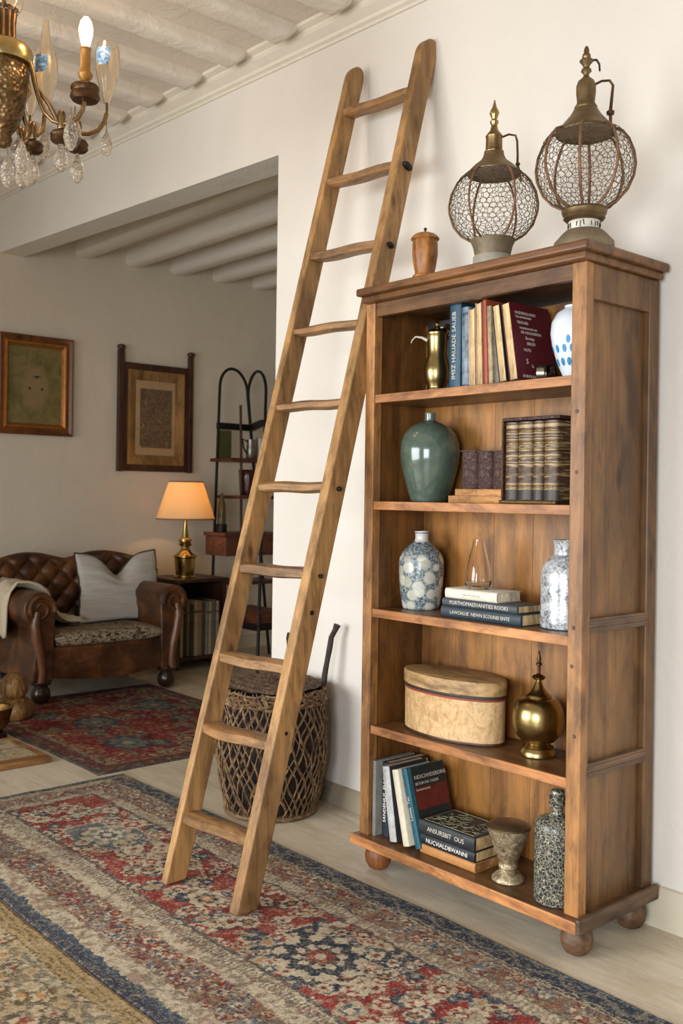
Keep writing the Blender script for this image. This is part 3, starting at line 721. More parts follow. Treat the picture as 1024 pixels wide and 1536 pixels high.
vp = [(.03, 0), (.032, .006), (.036, .02), (.053, .06), (.068, .11), (.074, .15), (.071, .185), (.055, .215), (.034, .228), (.03, .233), (.032, .238), (.026, .238), (.025, .22)]
MB().lathe(vp, c=c, seg=48).build('body', M['whiteblue'], v_, smooth=True)
def vrad(z):
    for (ra, a), (rb, b) in zip(vp, vp[1:]):
        if b > a and z <= b: return ra+(rb-ra)*(z-a)/(b-a)
    return .03
mb = MB(); r = random.Random(6)
for row, z in enumerate((.058, .098, .125)):
    for k in range(15):
        th = 2*PI*(k+.5*(row % 2))/15+r.uniform(-.06, .06)
        if row == 2 and k % 3: continue
        vs_ = []
        for m in range(12):
            a = 2*PI*m/12; zz = z+.0125*sin(a); tt = th+.0072*cos(a)/vrad(z)
            vs_.append(mb.bm.verts.new((c[0]+(vrad(zz)+.0008)*cos(tt), c[1]+(vrad(zz)+.0008)*sin(tt), c[2]+zz)))
        mb.bm.faces.new(vs_)
mb.build('blue_dots', plain('blue_paint', '#3585b5', .35, var=.3, scale=60), v_)

# ---- second shelf
t = Nt('green_glaze'); f = t.noise(t.obj(), 7, 5, .6, .6)
cc = t.ramp(f, [(.3, '#39463c'), (.5, '#4e5c50'), (.7, '#667264')]); sp = t.ramp(t.noise(t.obj(), 80, 2), [(.68, (0, 0, 0, 1)), (.75, (1, 1, 1, 1))])
t.bump(t.noise(t.obj(), 12, 3), .08, .004); M['green'] = t.set(t.mix(t.mix(.25, (0, 0, 0, 1), sp), cc, '#9aa08c'), .16, coat=.4)
c = (-2.478, -.2, Z2)
v_ = MB().lathe([(.064, 0), (.068, .003), (.07, .01), (.082, .05), (.096, .1), (.106, .145), (.109, .18), (.106, .215), (.095, .246), (.075, .27), (.05, .285), (.028, .292), (.021, .296), (.02, .318), (.0215, .324), (.017, .325), (.015, .3)], c=c, seg=64).build('vase', M['green'], None, org=c, smooth=True)
tag(v_, 'large green glazed bottle vase on the second shelf', 'vase')
g2 = 'tan wooden blocks on the second shelf'
for lab, x0, x1, y0, y1, z0, z1 in (('lower tan wooden block under the marbled books', -2.362, -2.108, -.225, -.12, Z2, Z2+.0245), ('upper tan wooden block carrying the marbled books', -2.335, -2.108, -.22, -.12, Z2+.025, Z2+.048)):
    o = T('wooden_block', lab, 'block', ((x0+x1)/2, (y0+y1)/2, z0), g2)
    MB().boxb(x0, x1, y0, y1, z0, z1).build('body', M['page_tan'], o, bevel=.001)
    MB().boxb(x0+.1, x0+.101, y0-.0004, y0+.001, z0+.003, z1-.003).build('joint_line', M['darkwood'], o)
t = Nt('marbled_leather'); f = t.noise(t.obj(), 38, 5, .7, 3.5)
cc = t.ramp(f, [(.36, '#150e0d'), (.44, '#47211f'), (.5, '#1d1412'), (.55, '#6b4c3c'), (.6, '#3a1c1a'), (.7, '#8c7452')]); t.bump(f, .8, .006)
M['marbled'] = t.set(cc, .4)
for k, (lab, x0, x1) in enumerate((('small dark marbled book, left of the three above the tan blocks', -2.318, -2.246), ('small dark reddish marbled book, middle of the three above the tan blocks', -2.243, -2.178), ('small dark marbled book, right of the three beside the leather volumes', -2.175, -2.112))):
    o = T('book', lab, 'book', ((x0+x1)/2, -.17, Z2+.0485), 'small marbled books on the second shelf')
    z0, z1 = Z2+.0485, Z2+.18+.003*(k == 0); w = x1-x0
    mb = MB(); mb.prism([(x0, -.2), (x0+w*.1, -.212), (x0+w*.3, -.219), (x0+w*.7, -.219), (x0+w*.9, -.212), (x1, -.2), (x1, -.115), (x0, -.115)], lambda a, b: (a, b, z0), lambda a, b: (a, b, z1-.004))
    mb.build('cover', M['marbled'], o, smooth=True, bevel=.002)
    MB().boxb(x0-.0005 if k else x0, x1, -.213, -.115, z1-.004, z1).build('top_edge', cover('cover_dk', '#3a2320'), o)
t = Nt('old_leather_spine'); f = t.noise(t.obj((5, 5, 110)), 1, 5, .7, .6); g = t.noise(t.obj((25, 25, 6)), 1, 4, .6)
cc = t.ramp(f, [(.3, '#1f1510'), (.44, '#5a4430'), (.5, '#3a291e'), (.6, '#c0a67c'), (.7, '#5a442f')]); cc = t.mix(.5, cc, t.ramp(g, [(.35, (.45, .38, .36, 1)), (.65, (1.1, 1, .9, 1))]), 'MULTIPLY')
t.bump(f, .5, .004); M['oldleather'] = t.set(cc, .45)
M['tooling'] = plain('gold_tooling', '#96763e', .4, .7, .6, 120, .4)
g3 = 'old leather volumes on the second shelf'
# the slipcase around the four volumes
sc = T('slipcase', 'dark tooled leather slipcase around four volumes on the second shelf', 'slipcase', (-1.985, -.19, Z2))
MB().boxb(-2.103, -1.872, -.262, -.09, Z2, Z2+.012).build('base', M['marbled'], sc, bevel=.002)
mb = MB()
for k in range(46): mb.lathe([(.0022, 0), (.0022, .006)], c=(-2.1+.005*k, -.263, Z2+.003), seg=6)
mb.build('tooling', M['tooling'], sc)
MB().boxb(-2.103, -2.096, -.25, -.09, Z2+.012, Z2+.272).build('side', M['marbled'], sc, bevel=.0015)
MB().boxb(-2.103, -1.872, -.25, -.09, Z2+.272, Z2+.283).build('top', M['marbled'], sc, bevel=.002)
mb = MB()
for k in range(40): mb.lathe([(.0022, 0), (.003, .0015), (0, .004)], c=(-2.0995, -.2505, Z2+.02+.0062*k), seg=6, mat=Matrix.Rotation(PI/2, 4, 'X'))
mb.build('studs', M['tooling'], sc)
for lab, x0, x1 in (('old leather volume with gilt bands, leftmost in the dark slipcase', -2.093, -2.042), ('old leather volume, second from left in the dark slipcase', -2.040, -1.981), ('narrow old leather volume with golden spine, third in the slipcase', -1.979, -1.938), ('old leather volume with dark foot, rightmost in the slipcase', -1.936, -1.880)):
    o = T('book', lab, 'book', ((x0+x1)/2, -.19, Z2+.013), g3); w = x1-x0
    P = [(x0, -.235)]+[(x0+w/2-cos(PI*k/8)*w/2, -.235-sin(PI*k/8)*.016) for k in range(1, 8)]+[(x1, -.235), (x1, -.1), (x0, -.1)]
    cv = MB().prism(P, lambda a, b: (a, b, Z2+.013), lambda a, b: (a, b, Z2+.268)).build('cover', M['oldleather'], o, smooth=True)
    for z, hh in ((.05, .003), (.062, .002), (.195, .003), (.205, .0015), (.235, .003), (.175, .002)):
        Q = [(x0+w/2-cos(PI*k/8)*w*.505, -.235-sin(PI*k/8)*.0175) for k in range(0, 9)]
        MB().prism(Q, lambda a, b: (a, b, Z2+z), lambda a, b: (a, b, Z2+z+hh)).build('gilt_band', M['tooling'], cv, smooth=True)
    Q = [(x0+w/2-cos(PI*k/8)*w*.503, -.235-sin(PI*k/8)*.0168) for k in range(0, 9)]
    MB().prism(Q, lambda a, b: (a, b, Z2+.014), lambda a, b: (a, b, Z2+.046)).build('spine_foot', plain('dark_foot', '#3c352f', .5), cv, smooth=True)

# ---- third shelf
t = Nt('shell_pattern'); v = t.n('ShaderNodeTexVoronoi'); v.inputs['Scale'].default_value = 1; v.inputs['Randomness'].default_value = .8; t.l(t.obj((21, 21, 24)), v.inputs['Vector'])
v2 = t.n('ShaderNodeTexVoronoi'); v2.inputs['Scale'].default_value = 1; v2.inputs['Randomness'].default_value = .8; t.l(t.obj((21, 21, 24)), v2.inputs['Vector'])
n1 = t.noise(t.obj(), 120, 4, .7); n2 = t.noise(t.obj(), 40, 4, .65, 1)
bg = t.ramp(n1, [(.38, '#343d44'), (.5, '#69757a'), (.62, '#a9aea9')])
add = t.n('ShaderNodeMath', operation='ADD'); t.l(v.outputs['Distance'], add.inputs[0])
mul = t.n('ShaderNodeMath', operation='MULTIPLY_ADD'); t.l(n2, mul.inputs[0]); mul.inputs[1].default_value = .25; mul.inputs[2].default_value = -.125; t.l(mul.outputs[0], add.inputs[1])
sh = t.ramp(add.outputs[0], [(.44, (1, 1, 1, 1)), (.56, (0, 0, 0, 1))])
shc = t.mix(.5, t.ramp(n2, [(.3, '#9c9a88'), (.6, '#c9c6b6')]), t.ramp(v2.outputs['Color'], [(.2, '#8e8f80'), (.8, '#dad8cc')]))
sep = t.n('ShaderNodeSeparateXYZ'); t.l(t.tc.outputs['Object'], sep.inputs[0])
bz = t.ramp(sep.outputs['Z'], [(.185, (1, 1, 1, 1)), (.215, (0, 0, 0, 1))])
fz = t.n('ShaderNodeMath', operation='MULTIPLY'); t.l(bz, fz.inputs[0]); t.l(sh, fz.inputs[1])
cc = t.mix(fz.outputs[0], bg, shc)
nk = t.ramp(sep.outputs['Z'], [(.243, (0, 0, 0, 1)), (.247, (1, 1, 1, 1))])
cc = t.mix(nk, cc, '#c9c5bd'); M['shell'] = t.set(cc, .28)
c = (-2.513, -.2, Z3)
o = T('bottle_vase', 'bottle vase painted with pale shells on the left of third shelf', 'vase', c)
MB().lathe([(.062, 0), (.066, .003), (.068, .01), (.077, .06), (.082, .12), (.083, .165), (.08, .185), (.068, .21), (.045, .232), (.027, .246), (.024, .255), (.024, .272), (.026, .276), (.026, .283), (.021, .283), (.019, .26)], c=c, seg=56).build('body', M['shell'], o, smooth=True)
MB().lathe([(.0262, .2755), (.0268, .277), (.0262, .279)], c=c, seg=40).build('rim_line', plain('blue_line', '#4a5a70', .3), o, smooth=True)
g4 = 'books under the glass carafe'
book('thick dark blue book at the bottom of the stack on third shelf', .038, .345, .13, '#28343c', loc=(-2.310, -.310, Z3), lie=True, group=g4, title='LAWCHLUE  NEWN SCOUNEI ENTE', tsize=.016, tcol='silver_mark', var=.2)
book('thin dark grey lettered book in the middle under the white one', .026, .325, .125, '#3c4248', loc=(-2.307, -.308, Z3+.0385), lie=True, group=g4, title='PORTHOMAESVANITIES ROOKI', tsize=.018, tcol='silver_mark', var=.3)
book('worn white book lying on top of the stack under the carafe', .034, .228, .125, '#cfc7b8', page='page_w', loc=(-2.297, -.304, Z3+.065), lie=True, group=g4, title='Culusand ortenu', tsize=.012, tcol='silver_mark', var=.15)
c = (-2.205, -.24, Z3+.0995)
v_ = MB().lathe([(.038, 0), (.043, .002), (.045, .012), (.0455, .03), (.042, .06), (.033, .1), (.024, .135), (.019, .158), (.018, .168), (.0165, .168), (.0175, .155), (.022, .133), (.031, .1), (.04, .06), (.043, .03), (.042, .016), (.036, .008), (0, .007)], c=c, seg=40, fn=lambda p: Vector((p.x*(1+.03*cos(6*math.atan2(p.y, p.x))), p.y*(1+.03*cos(6*math.atan2(p.y, p.x))), p.z))).build('carafe', M['amberglass'], None, org=c, smooth=True)
tag(v_, 'small clear glass carafe standing on the white book', 'carafe')
t = Nt('silvered_pattern'); n1 = t.noise(t.obj(), 19, 6, .75, 2); n2 = t.noise(t.obj(), 90, 4, .7, 1)
cc = t.ramp(n1, [(.4, '#4b565f'), (.47, '#8c9296'), (.53, '#d5d5d4'), (.62, '#bfc2c4'), (.7, '#525c66')]); cc = t.mix(.45, cc, t.ramp(n2, [(.42, '#3f4a55'), (.55, '#d9d9d8')]))
M['silvered'] = t.set(cc, .22, .25)
c = (-1.868, -.21, Z3)
v_ = MB().lathe([(.07, 0), (.076, .003), (.079, .012), (.079, .04), (.078, .12), (.078, .165), (.074, .19), (.062, .212), (.045, .226), (.038, .232), (.037, .262), (.041, .268), (.043, .275), (.04, .279), (.034, .277), (.032, .25)], c=c, seg=56).build('bottle_vase', M['silvered'], None, org=c, smooth=True)
tag(v_, 'mottled blue and white bottle at the right end of third shelf', 'vase')

# ---- fourth shelf
t = Nt('birch_box'); n1 = t.noise(t.obj((1, 1, 1)), 20, 6, .7, 1.5); n2 = t.noise(t.obj((1, 1, .3)), 60, 5, .7)
cc = t.ramp(n1, [(.3, '#a9804f'), (.5, '#c7a271'), (.7, '#d6b688')]); cc = t.mix(.5, cc, t.ramp(n2, [(.36, (.5, .42, .33, 1)), (.52, (1, 1, 1, 1))]), 'MULTIPLY')
t.bump(n2, .3, .004); M['birch'] = t.set(cc, .6)
M['birchlid'] = wood('birch_lid', '#c0a172', '#a5865a', '#7a603c', 'x', 40, .6, .3, 9)
c = (-2.335, -.212, Z4)
o = T('round_box', 'oval lidded wooden box with dark band on the fourth shelf', 'box', c)
MB().lathe([(.208, 0), (.214, .003), (.215, .01), (.216, .165)], c=c, seg=72, sy=.5).build('body', M['birch'], o, smooth=True)
MB().lathe([(.216, .001), (.2175, .003), (.2175, .008), (.216, .01)], c=c, seg=72, sy=.5).build('bottom_band', M['darkwood'], o, smooth=True)
MB().lathe([(.216, .156), (.219, .158), (.219, .167), (.216, .169)], c=c, seg=72, sy=.502).build('band', plain('dark_band', '#2f2a24', .6), o, smooth=True)
MB().lathe([(.216, .149), (.218, .150), (.218, .156), (.216, .157)], c=c, seg=72, sy=.502).build('band', plain('red_band', '#8a3b22', .6), o, smooth=True)
MB().lathe([(.216, .166), (.221, .168), (.222, .172), (.222, .208), (.218, .213), (.205, .215), (.1, .2155), (0, .216)], c=c, seg=72, sy=.503).build('lid', M['birchlid'], o, smooth=True)
c = (-1.972, -.205, Z4)
o = T('brass_urn', 'round brass urn with pointed lid at the right of fourth shelf', 'urn', c)
MB().lathe([(.054, 0), (.058, .003), (.058, .012), (.054, .02), (.05, .026), (.051, .03), (.042, .036), (.038, .04), (.055, .05), (.073, .07), (.083, .1), (.084, .128), (.079, .155), (.066, .177), (.05, .187), (.04, .189)], c=c, seg=56).build('body', M['brass'], o, smooth=True)
l_ = MB().lathe([(.041, .187), (.043, .191), (.041, .196), (.036, .2), (.027, .207), (.018, .22), (.011, .236), (.008, .242), (.019, .248), (.023, .253), (.019, .259), (.008, .263), (.006, .266)], c=c, seg=48).build('lid', M['brass'], o, smooth=True)
MB().lathe([(.005, .265), (.0055, .29), (.01, .293), (.01, .298), (.006, .301), (.007, .312), (.004, .328), (0, .343)], c=c, seg=16).build('spike', M['bronze'], l_, smooth=True)

# ---- bottom shelf
g5 = 'books leaning on the bottom shelf'
book('grey book standing at the left end of the bottom shelf', .017, .272, .2, '#7c7a72', page='page', loc=(-2.606, -.345, Z5), group=g5)
book('navy book with white spine lettering on the bottom shelf', .036, .266, .2, '#1f2733', page='page_tan' if False else 'page', loc=(-2.586, -.315, Z5), lean=0, group=g5, title='SANDEHIUS  ENVE', tsize=.02)
t = book('leaning white book with dark grey edge on the bottom shelf', .036, .262, .2, '#b9b7b2', page='page', loc=(-2.505, -.352, Z5+.006), lean=-.17, group=g5, var=.35)
MB().boxb(.0355, .0375, .003, .19, .001, .262).build('back_board', cover('cover_2c2f35', '#2c2f35'), t)
book('leaning cream book left of the teal one on the bottom shelf', .031, .262, .19, '#d8cbb2', page='page', loc=(-2.437, -.352, Z5+.007), lean=-.24, group=g5, var=.15)
t = book('leaning teal spined book with dark red and black cover', .028, .272, .185, '#1c5563', page='page', loc=(-2.389, -.34, Z5+.008), lean=-.285, group=g5, title='Lauela  Tes', tsize=.018, tcol='silver_mark')
MB().boxb(.0278, .0288, .02, .184, .002, .270).build('front_cover', cover('cover_202c2c', '#1d2727'), t)
MB().boxb(.0286, .0292, .024, .183, .125, .20).build('cover_panel', cover('cover_6e1f1c', '#6a211e'), t)
for s_, z, w in (('NEXCNVIDERDINE', .234, .0165), ('BETON HA TAQUE', .212, .012), ('Laenumrasnie', .192, .011)):
    text('cover_title', s_, M['silver_mark'], t, (.0294, .03, z), (0, 1, 0), (0, 0, 1), w*1.15, 'LEFT')
MB().boxb(.0278, .0292, .0, .02, .001, .271).build('spine_fold', cover('cover_teal', '#236674'), t)
g6 = 'books lying on the bottom shelf'
rzs = 0
book('tan bound book at the bottom of the stack lying on lowest shelf', .032, .25, .17, '#b57d45', page='page_tan', loc=(-2.372, -.332, Z5), rz=0, lie=True, group=g6, var=.15)
book('black book with white spine lettering in the middle of lowest stack', .036, .248, .17, '#20242a', page='page', loc=(-2.372, -.332, Z5+.0325), lie=True, group=g6, title='NUCVIALDBWANNI', tsize=.021)
t = book('thick black book with ornate cover on top of lowest stack', .047, .255, .175, '#2b2e30', page='page', loc=(-2.378, -.335, Z5+.069), lie=True, group=g6, title='ANSURSBIT  OUS', tsize=.022, tcol='silver_mark', var=.5)
mb = MB(); r = random.Random(4)
for k in range(70):
    x = r.uniform(.03, .225); y = r.uniform(.03, .155); a = r.random()*6; q = [(x, y)]
    for m in range(5): a += r.uniform(-1.1, 1.1); x += .007*cos(a); y += .007*sin(a); q.append((x, y))
    q = [(min(max(a_, .02), .235), min(max(b_, .02), .165)) for a_, b_ in q]
    mb.tube([(a_, b_, .0473) for a_, b_ in q], .0009, 4)
for p in ([(.015, .015), (.24, .015), (.24, .168), (.015, .168)],): mb.tube([(a_, b_, .0473) for a_, b_ in p], .0011, 4, closed=True)
mb.build('cover_ornament', plain('olive_print', '#8f8a68', .6, var=.4), t)
c = (-2.022, -.285, Z5)
t = Nt('aged_silver'); n1 = t.noise(t.obj(), 45, 5, .7, 1); cc = t.ramp(n1, [(.32, '#4a3b2d'), (.48, '#a08c6c'), (.66, '#cdbd9c')]); t.bump(n1, .7, .006); M['agedsilver'] = t.set(cc, .36, .5)
o = T('goblet', 'aged silver lidded goblet beside the speckled bottle on the bottom shelf', 'goblet', c)
MB().lathe([(.05, 0), (.053, .003), (.052, .01), (.042, .02), (.03, .03), (.025, .036), (.031, .042), (.031, .052), (.026, .058), (.03, .064), (.034, .07), (.046, .1), (.06, .14), (.068, .165), (.069, .172)], c=c, seg=48).build('body', M['agedsilver'], o, smooth=True)
MB().lathe([(.068, .17), (.071, .172), (.071, .177), (.064, .181), (.05, .186), (.03, .189), (0, .19)], c=c, seg=48).build('lid', plain('lid_bronze', '#7b6448', .35, .7, .4, 20, .3), o, smooth=True)
t = Nt('speckled_dark'); n1 = t.noise(t.obj(), 75, 5, .7, 2.5); v = t.n('ShaderNodeTexVoronoi', feature='DISTANCE_TO_EDGE'); v.inputs['Scale'].default_value = 75; t.l(t.obj(), v.inputs['Vector'])
sp = t.ramp(n1, [(.47, '#20292f'), (.53, '#353b3a'), (.6, '#bfb494')]); ln = t.ramp(v.outputs['Distance'], [(.03, '#c7ba95'), (.08, '#222b31')]); cc = t.mix(.4, sp, ln)
M['speckled'] = t.set(cc, .3)
c = (-1.824, -.298, Z5)
o = T('bottle', 'tall dark bottle with cream speckles at the right end of bottom shelf', 'bottle', c)
MB().lathe([(.06, 0), (.066, .003), (.068, .01), (.068, .225), (.066, .24), (.055, .252), (.035, .26), (.021, .265), (.018, .27), (.018, .288)], c=c, seg=56).build('body', M['speckled'], o, smooth=True)
MB().lathe([(.018, .287), (.025, .292), (.026, .3), (.02, .305), (.025, .31), (.026, .32), (.019, .325), (.022, .331), (.02, .338), (0, .343)], c=c, seg=32).build('stopper', M['speckled'], o, smooth=True)

# ------------------------------------------------------------------ basket and sticks
t = Nt('wicker'); n1 = t.noise(t.obj(), 40, 5, .7); M['wicker'] = t.set(t.ramp(n1, [(.3, '#3a2819'), (.5, '#6e5236'), (.72, '#a2845a')]), .7)
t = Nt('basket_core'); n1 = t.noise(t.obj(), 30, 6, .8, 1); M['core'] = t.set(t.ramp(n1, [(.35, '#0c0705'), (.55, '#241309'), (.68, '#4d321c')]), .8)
t = Nt('woven_lid'); n1 = t.noise(t.obj((1, 1, 1)), 35, 6, .75, 2); t.bump(n1, 1, .012); M['wlid'] = t.set(t.ramp(n1, [(.32, '#2f2118'), (.5, '#5d4634'), (.7, '#97795a')]), .75)
bc = (-3.395, -.205, 0)
bk = T('basket', 'round wicker basket with open lattice sides behind the ladder', 'basket', bc)
def brad(z):   # radius along the height
    k = [(0, .195), (.04, .205), (.12, .225), (.25, .241), (.38, .243), (.48, .233), (.54, .22)]
    for (a, ra), (b, rb) in zip(k, k[1:]):
        if z <= b: f = (z-a)/(b-a); f = f*f*(3-2*f); return ra+(rb-ra)*f
    return k[-1][1]
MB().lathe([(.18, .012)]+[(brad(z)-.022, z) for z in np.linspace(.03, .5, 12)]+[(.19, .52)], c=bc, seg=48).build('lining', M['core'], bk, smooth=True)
MB().lathe([(.19, 0), (.203, .004), (.206, .012), (.203, .02), (.19, .024)], c=bc, seg=56).build('base_hoop', M['wicker'], bk, smooth=True)
mb = MB(); r = random.Random(12); ns = 40
for fam in (1, -1):
    for k in range(ns):
        th0 = 2*PI*k/ns+r.uniform(-.05, .05); pts = []; rr = []
        tw = 1.0*fam
        for j in range(19):
            z = .022+(.5-.022)*j/18
            th = th0+tw*(z/.5)+.025*sin(j*1.1+k)
            q = brad(z)-.004+.004*fam*cos(j*PI/2.2+k)
            pts.append((bc[0]+q*cos(th), bc[1]+q*sin(th), z)); rr.append(.0033+r.uniform(-.001, .0016))
        mb.tube(pts, rr, 5)
        if k % 2 == 0: mb.tube([(p[0]*.5+.5*p[0]+.0006, p[1], p[2]+.011) for p in pts], [q*.7 for q in rr], 4)
mb.build('lattice', M['wicker'], bk, smooth=True)
mb = MB()
for j in range(5):
    z = .478+.012*j; pts = []
    for k in range(72):
        th = 2*PI*k/72; q = brad(z)-.002+.007*sin(th*18+j*PI)+r.uniform(-.003, .003)
        pts.append((bc[0]+q*cos(th), bc[1]+q*sin(th), z+.005*sin(th*11+j)+r.uniform(-.003, .003)))
    mb.tube(pts, .0062, 6, closed=True)
for k in range(90):
    th = r.random()*2*PI; q = brad(.48); pts = []
    for j in range(5):
        pts.append((bc[0]+(q-.02+.022*sin(j*.8))*cos(th+.05*j), bc[1]+(q-.02+.022*sin(j*.8))*sin(th+.05*j), .535-.018*j+r.uniform(-.004, .004)))
    mb.tube(pts, .0035, 5)
mb.build('woven_rim', M['wicker'], bk, smooth=True)
def lidf(u, v):
    rr_ = .222*v; th = 2*PI*u
    n = .006*sin(rr_*140+2*sin(th*3))*(v > .05)+.004*sin(th*13+rr_*60)
    return (bc[0]+rr_*cos(th), bc[1]+rr_*sin(th), .545+.018*(1-v*v)+n*.8)
MB().grid(lidf, 96, 34, cu=True).build('lid', M['wlid'], bk, smooth=True, ang=80)
M['bark'] = plain('bark', '#3b322b', .85, var=.5, scale=40, bump=.8)
def stick(label, pts, rad):
    o = MB().tube(pts, rad, 9).build('stick', M['bark'], None, org=pts[0], smooth=True); tag(o, label, 'stick', 'sticks behind the basket')
stick('dark crooked stick rising from the basket rim right of the ladder', [(-3.268, -.03, .44), (-3.262, -.028, .52), (-3.258, -.026, .58), (-3.25, -.02, .64), (-3.243, -.012, .70), (-3.238, -.008, .745), (-3.226, .002, .775), (-3.218, .008, .80)], [.011, .012, .013, .0115, .013, .012, .012, .016])
stick('dark short stick mostly hidden by the ladder behind the basket', [(-3.575, .012, 0), (-3.572, .014, .35), (-3.568, .016, .58), (-3.565, .015, .66), (-3.57, .015, .70), (-3.562, .017, .722)], [.009, .009, .0095, .009, .0105, .013])

# ------------------------------------------------------------------ the room beyond: sofa
t = Nt('brown_leather'); n1 = t.noise(t.obj(), 5, 5, .65, .5); n2 = t.noise(t.obj(), 120, 3, .6)
cc = t.ramp(n1, [(.3, '#241208'), (.5, '#4a2a15'), (.7, '#744624')]); t.bump(n2, .25, .004); M['leather'] = t.set(cc, .38)
t = Nt('animal_print'); v = t.noise(t.obj((1, .35, 1)), 26, 5, .7, 2.2)
M['print'] = t.set(t.ramp(v, [(.38, '#17110e'), (.46, '#4a382a'), (.52, '#c0aa88'), (.58, '#2c211a'), (.68, '#a8927a')]), .9)
M['sofafoot'] = plain('dark_turned_foot', '#2b1a12', .28, var=.2)
so = T('sofa', 'brown tufted leather loveseat with scrolled arms by the far wall', 'sofa', (-6.3, .37, 0))
XF, XB = -5.93, -6.78
mb = MB()
def railf(u, v):
    y = -.04+.82*u
    prof = [(XF-.03, .365), (XF-.004, .358), (XF+.004, .34), (XF-.004, .322), (XF+.006, .28), (XF+.004, .2), (XF-.008, .135+.03*abs(2*u-1)**2), (XF-.08, .135+.03*abs(2*u-1)**2)]
    x, z = prof[round(v*7)]; return (x+.02*sin(PI*u), y, z)
mb.grid(railf, 24, 8); mb.boxb(XB, XF-.03, -.04, .78, .16, .36); mb.build('seat_base', M['leather'], so, smooth=True, ang=60)
mb = MB()
def cush(u, v):
    a = 2*PI*u; y = -.03+.785*v
    rx_, rz_ = .31, .052
    px = abs(cos(a))**.35*(1 if cos(a) > 0 else -1); pz = abs(sin(a))**.6*(1 if sin(a) > 0 else -1)
    e = 1-.35*abs(2*v-1)**8
    return (-6.215+rx_*px*(1-.05*abs(2*v-1)**6), y, .402+rz_*pz*e+.004*sin(9*v)*(pz > 0))
mb.grid(cush, 48, 30, cu=True); mb.build('seat_cushion', M['print'], so, smooth=True, ang=80)
# tufted camel back
ybl, ybr = -.30, 1.04
def top(y):
    q = (y-.37)/.67
    return .865+.065*(cos(PI*min(abs(abs(q)-.42)/.62, 1))*.5+.5)-.06*max(0, abs(q)-.8)*5*.4
def backf(u, v):
    y = ybl+(ybr-ybl)*u; zt = top(y)
    if v < .7: s_ = v/.7; z = .38+(zt-.05-.38)*s_; x = -6.50-.10*s_
    else:
        th = (v-.7)/.3*PI*1.05; x = -6.60-.055+.055*cos(th); z = zt-.05+.055*sin(th)
    q = (y-.37)/(ybr-ybl)*2
    x += .10*abs(q)**3*(1 if v < .7 else .8)
    if v < .75:
        a = (y*6.2+z*6.2); b = (y*6.2-z*6.2)
        d = (abs(sin(PI*a))*abs(sin(PI*b)))**.5
        x += .032*d-.014
    return (x, y, z)
mb = MB(); mb.grid(backf, 130, 90)
mb.build('backrest', M['leather'], so, smooth=True, ang=180)
MB().prism([(ybl+.03, .16)]+[(y, top(y)-.03) for y in np.linspace(ybl+.02, ybr-.02, 20)]+[(ybr-.03, .16)], lambda a, b: (XB, a, b), lambda a, b: (-6.64, a, b)).build('back_frame', M['leather'], so)
mb = MB(); r = random.Random(1)
for i in range(-2, 12):
    for j in range(0, 10):
        a, b = i, j-4
        y = (a+b)/12.4; z = (a-b)/12.4
        if ybl+.1 < y < ybr-.1 and .5 < z < top(y)-.08:
            s_ = (z-.38)/(top(y)-.43); q = (y-.37)/(ybr-ybl)*2
            mb.lathe([(0, -.006), (.012, 0), (.008, .006), (0, .008)], c=(-6.50-.10*s_+.10*abs(q)**3-.012, y, z), mat=Matrix.Rotation(PI/2, 4, 'Y'), seg=10)
mb.build('buttons', M['leather'], so, smooth=True)
for sgn, yc in ((1, .845), (-1, -.135)):
    def Y(a, yc=yc, sgn=sgn): return yc+sgn*a
    zc, rr = .615, .108
    P = [(-.095, .15), (-.1, .45), (-.108, zc)]+[(rr*cos(PI-th), zc+rr*sin(PI-th)) for th in np.linspace(.15, PI*1.32, 18)]+[(.02, .5), (.03, .36), (.045, .15)]
    arm = MB().prism(P, lambda a, b: (XB+.12, Y(a), b), lambda a, b: (XF+.01, Y(a), b)).build('arm', M['leather'], so, smooth=True, bevel=.012, seg=3)
    # scroll and carved facing down the arm front
    pts = []
    for k in range(40):
        th = -.2+k/39*PI*2.9; q = .095*(1-k/39*.72); pts.append((XF+.014, Y(q*cos(PI-th) if False else -q*cos(th)), zc+q*sin(th)))
    MB().tube(pts, [.017-.008*k/39 for k in range(40)], 8).build('scroll', M['leather'], arm, smooth=True)
    MB().tube([(XF+.012, Y(a), b) for a, b in ((.02, .6), (.035, .52), (.02, .42), (-.005, .32), (-.018, .22), (-.012, .15))], [.02, .03, .032, .028, .024, .026], 10).build('facing', plain('worn_leather', '#6b4126', .35, var=.4), arm, smooth=True)
    for x in (XF-.035, XB+.2):
        MB().lathe([(0, 0), (.03, .002), (.052, .02), (.062, .05), (.06, .08), (.045, .105), (.04, .115), (.062, .122), (.066, .135), (.06, .148), (.05, .16)], c=(x, Y(-.03), .0085 if x > -6.1 else .001), seg=32).build('foot', M['sofafoot'], so, smooth=True)
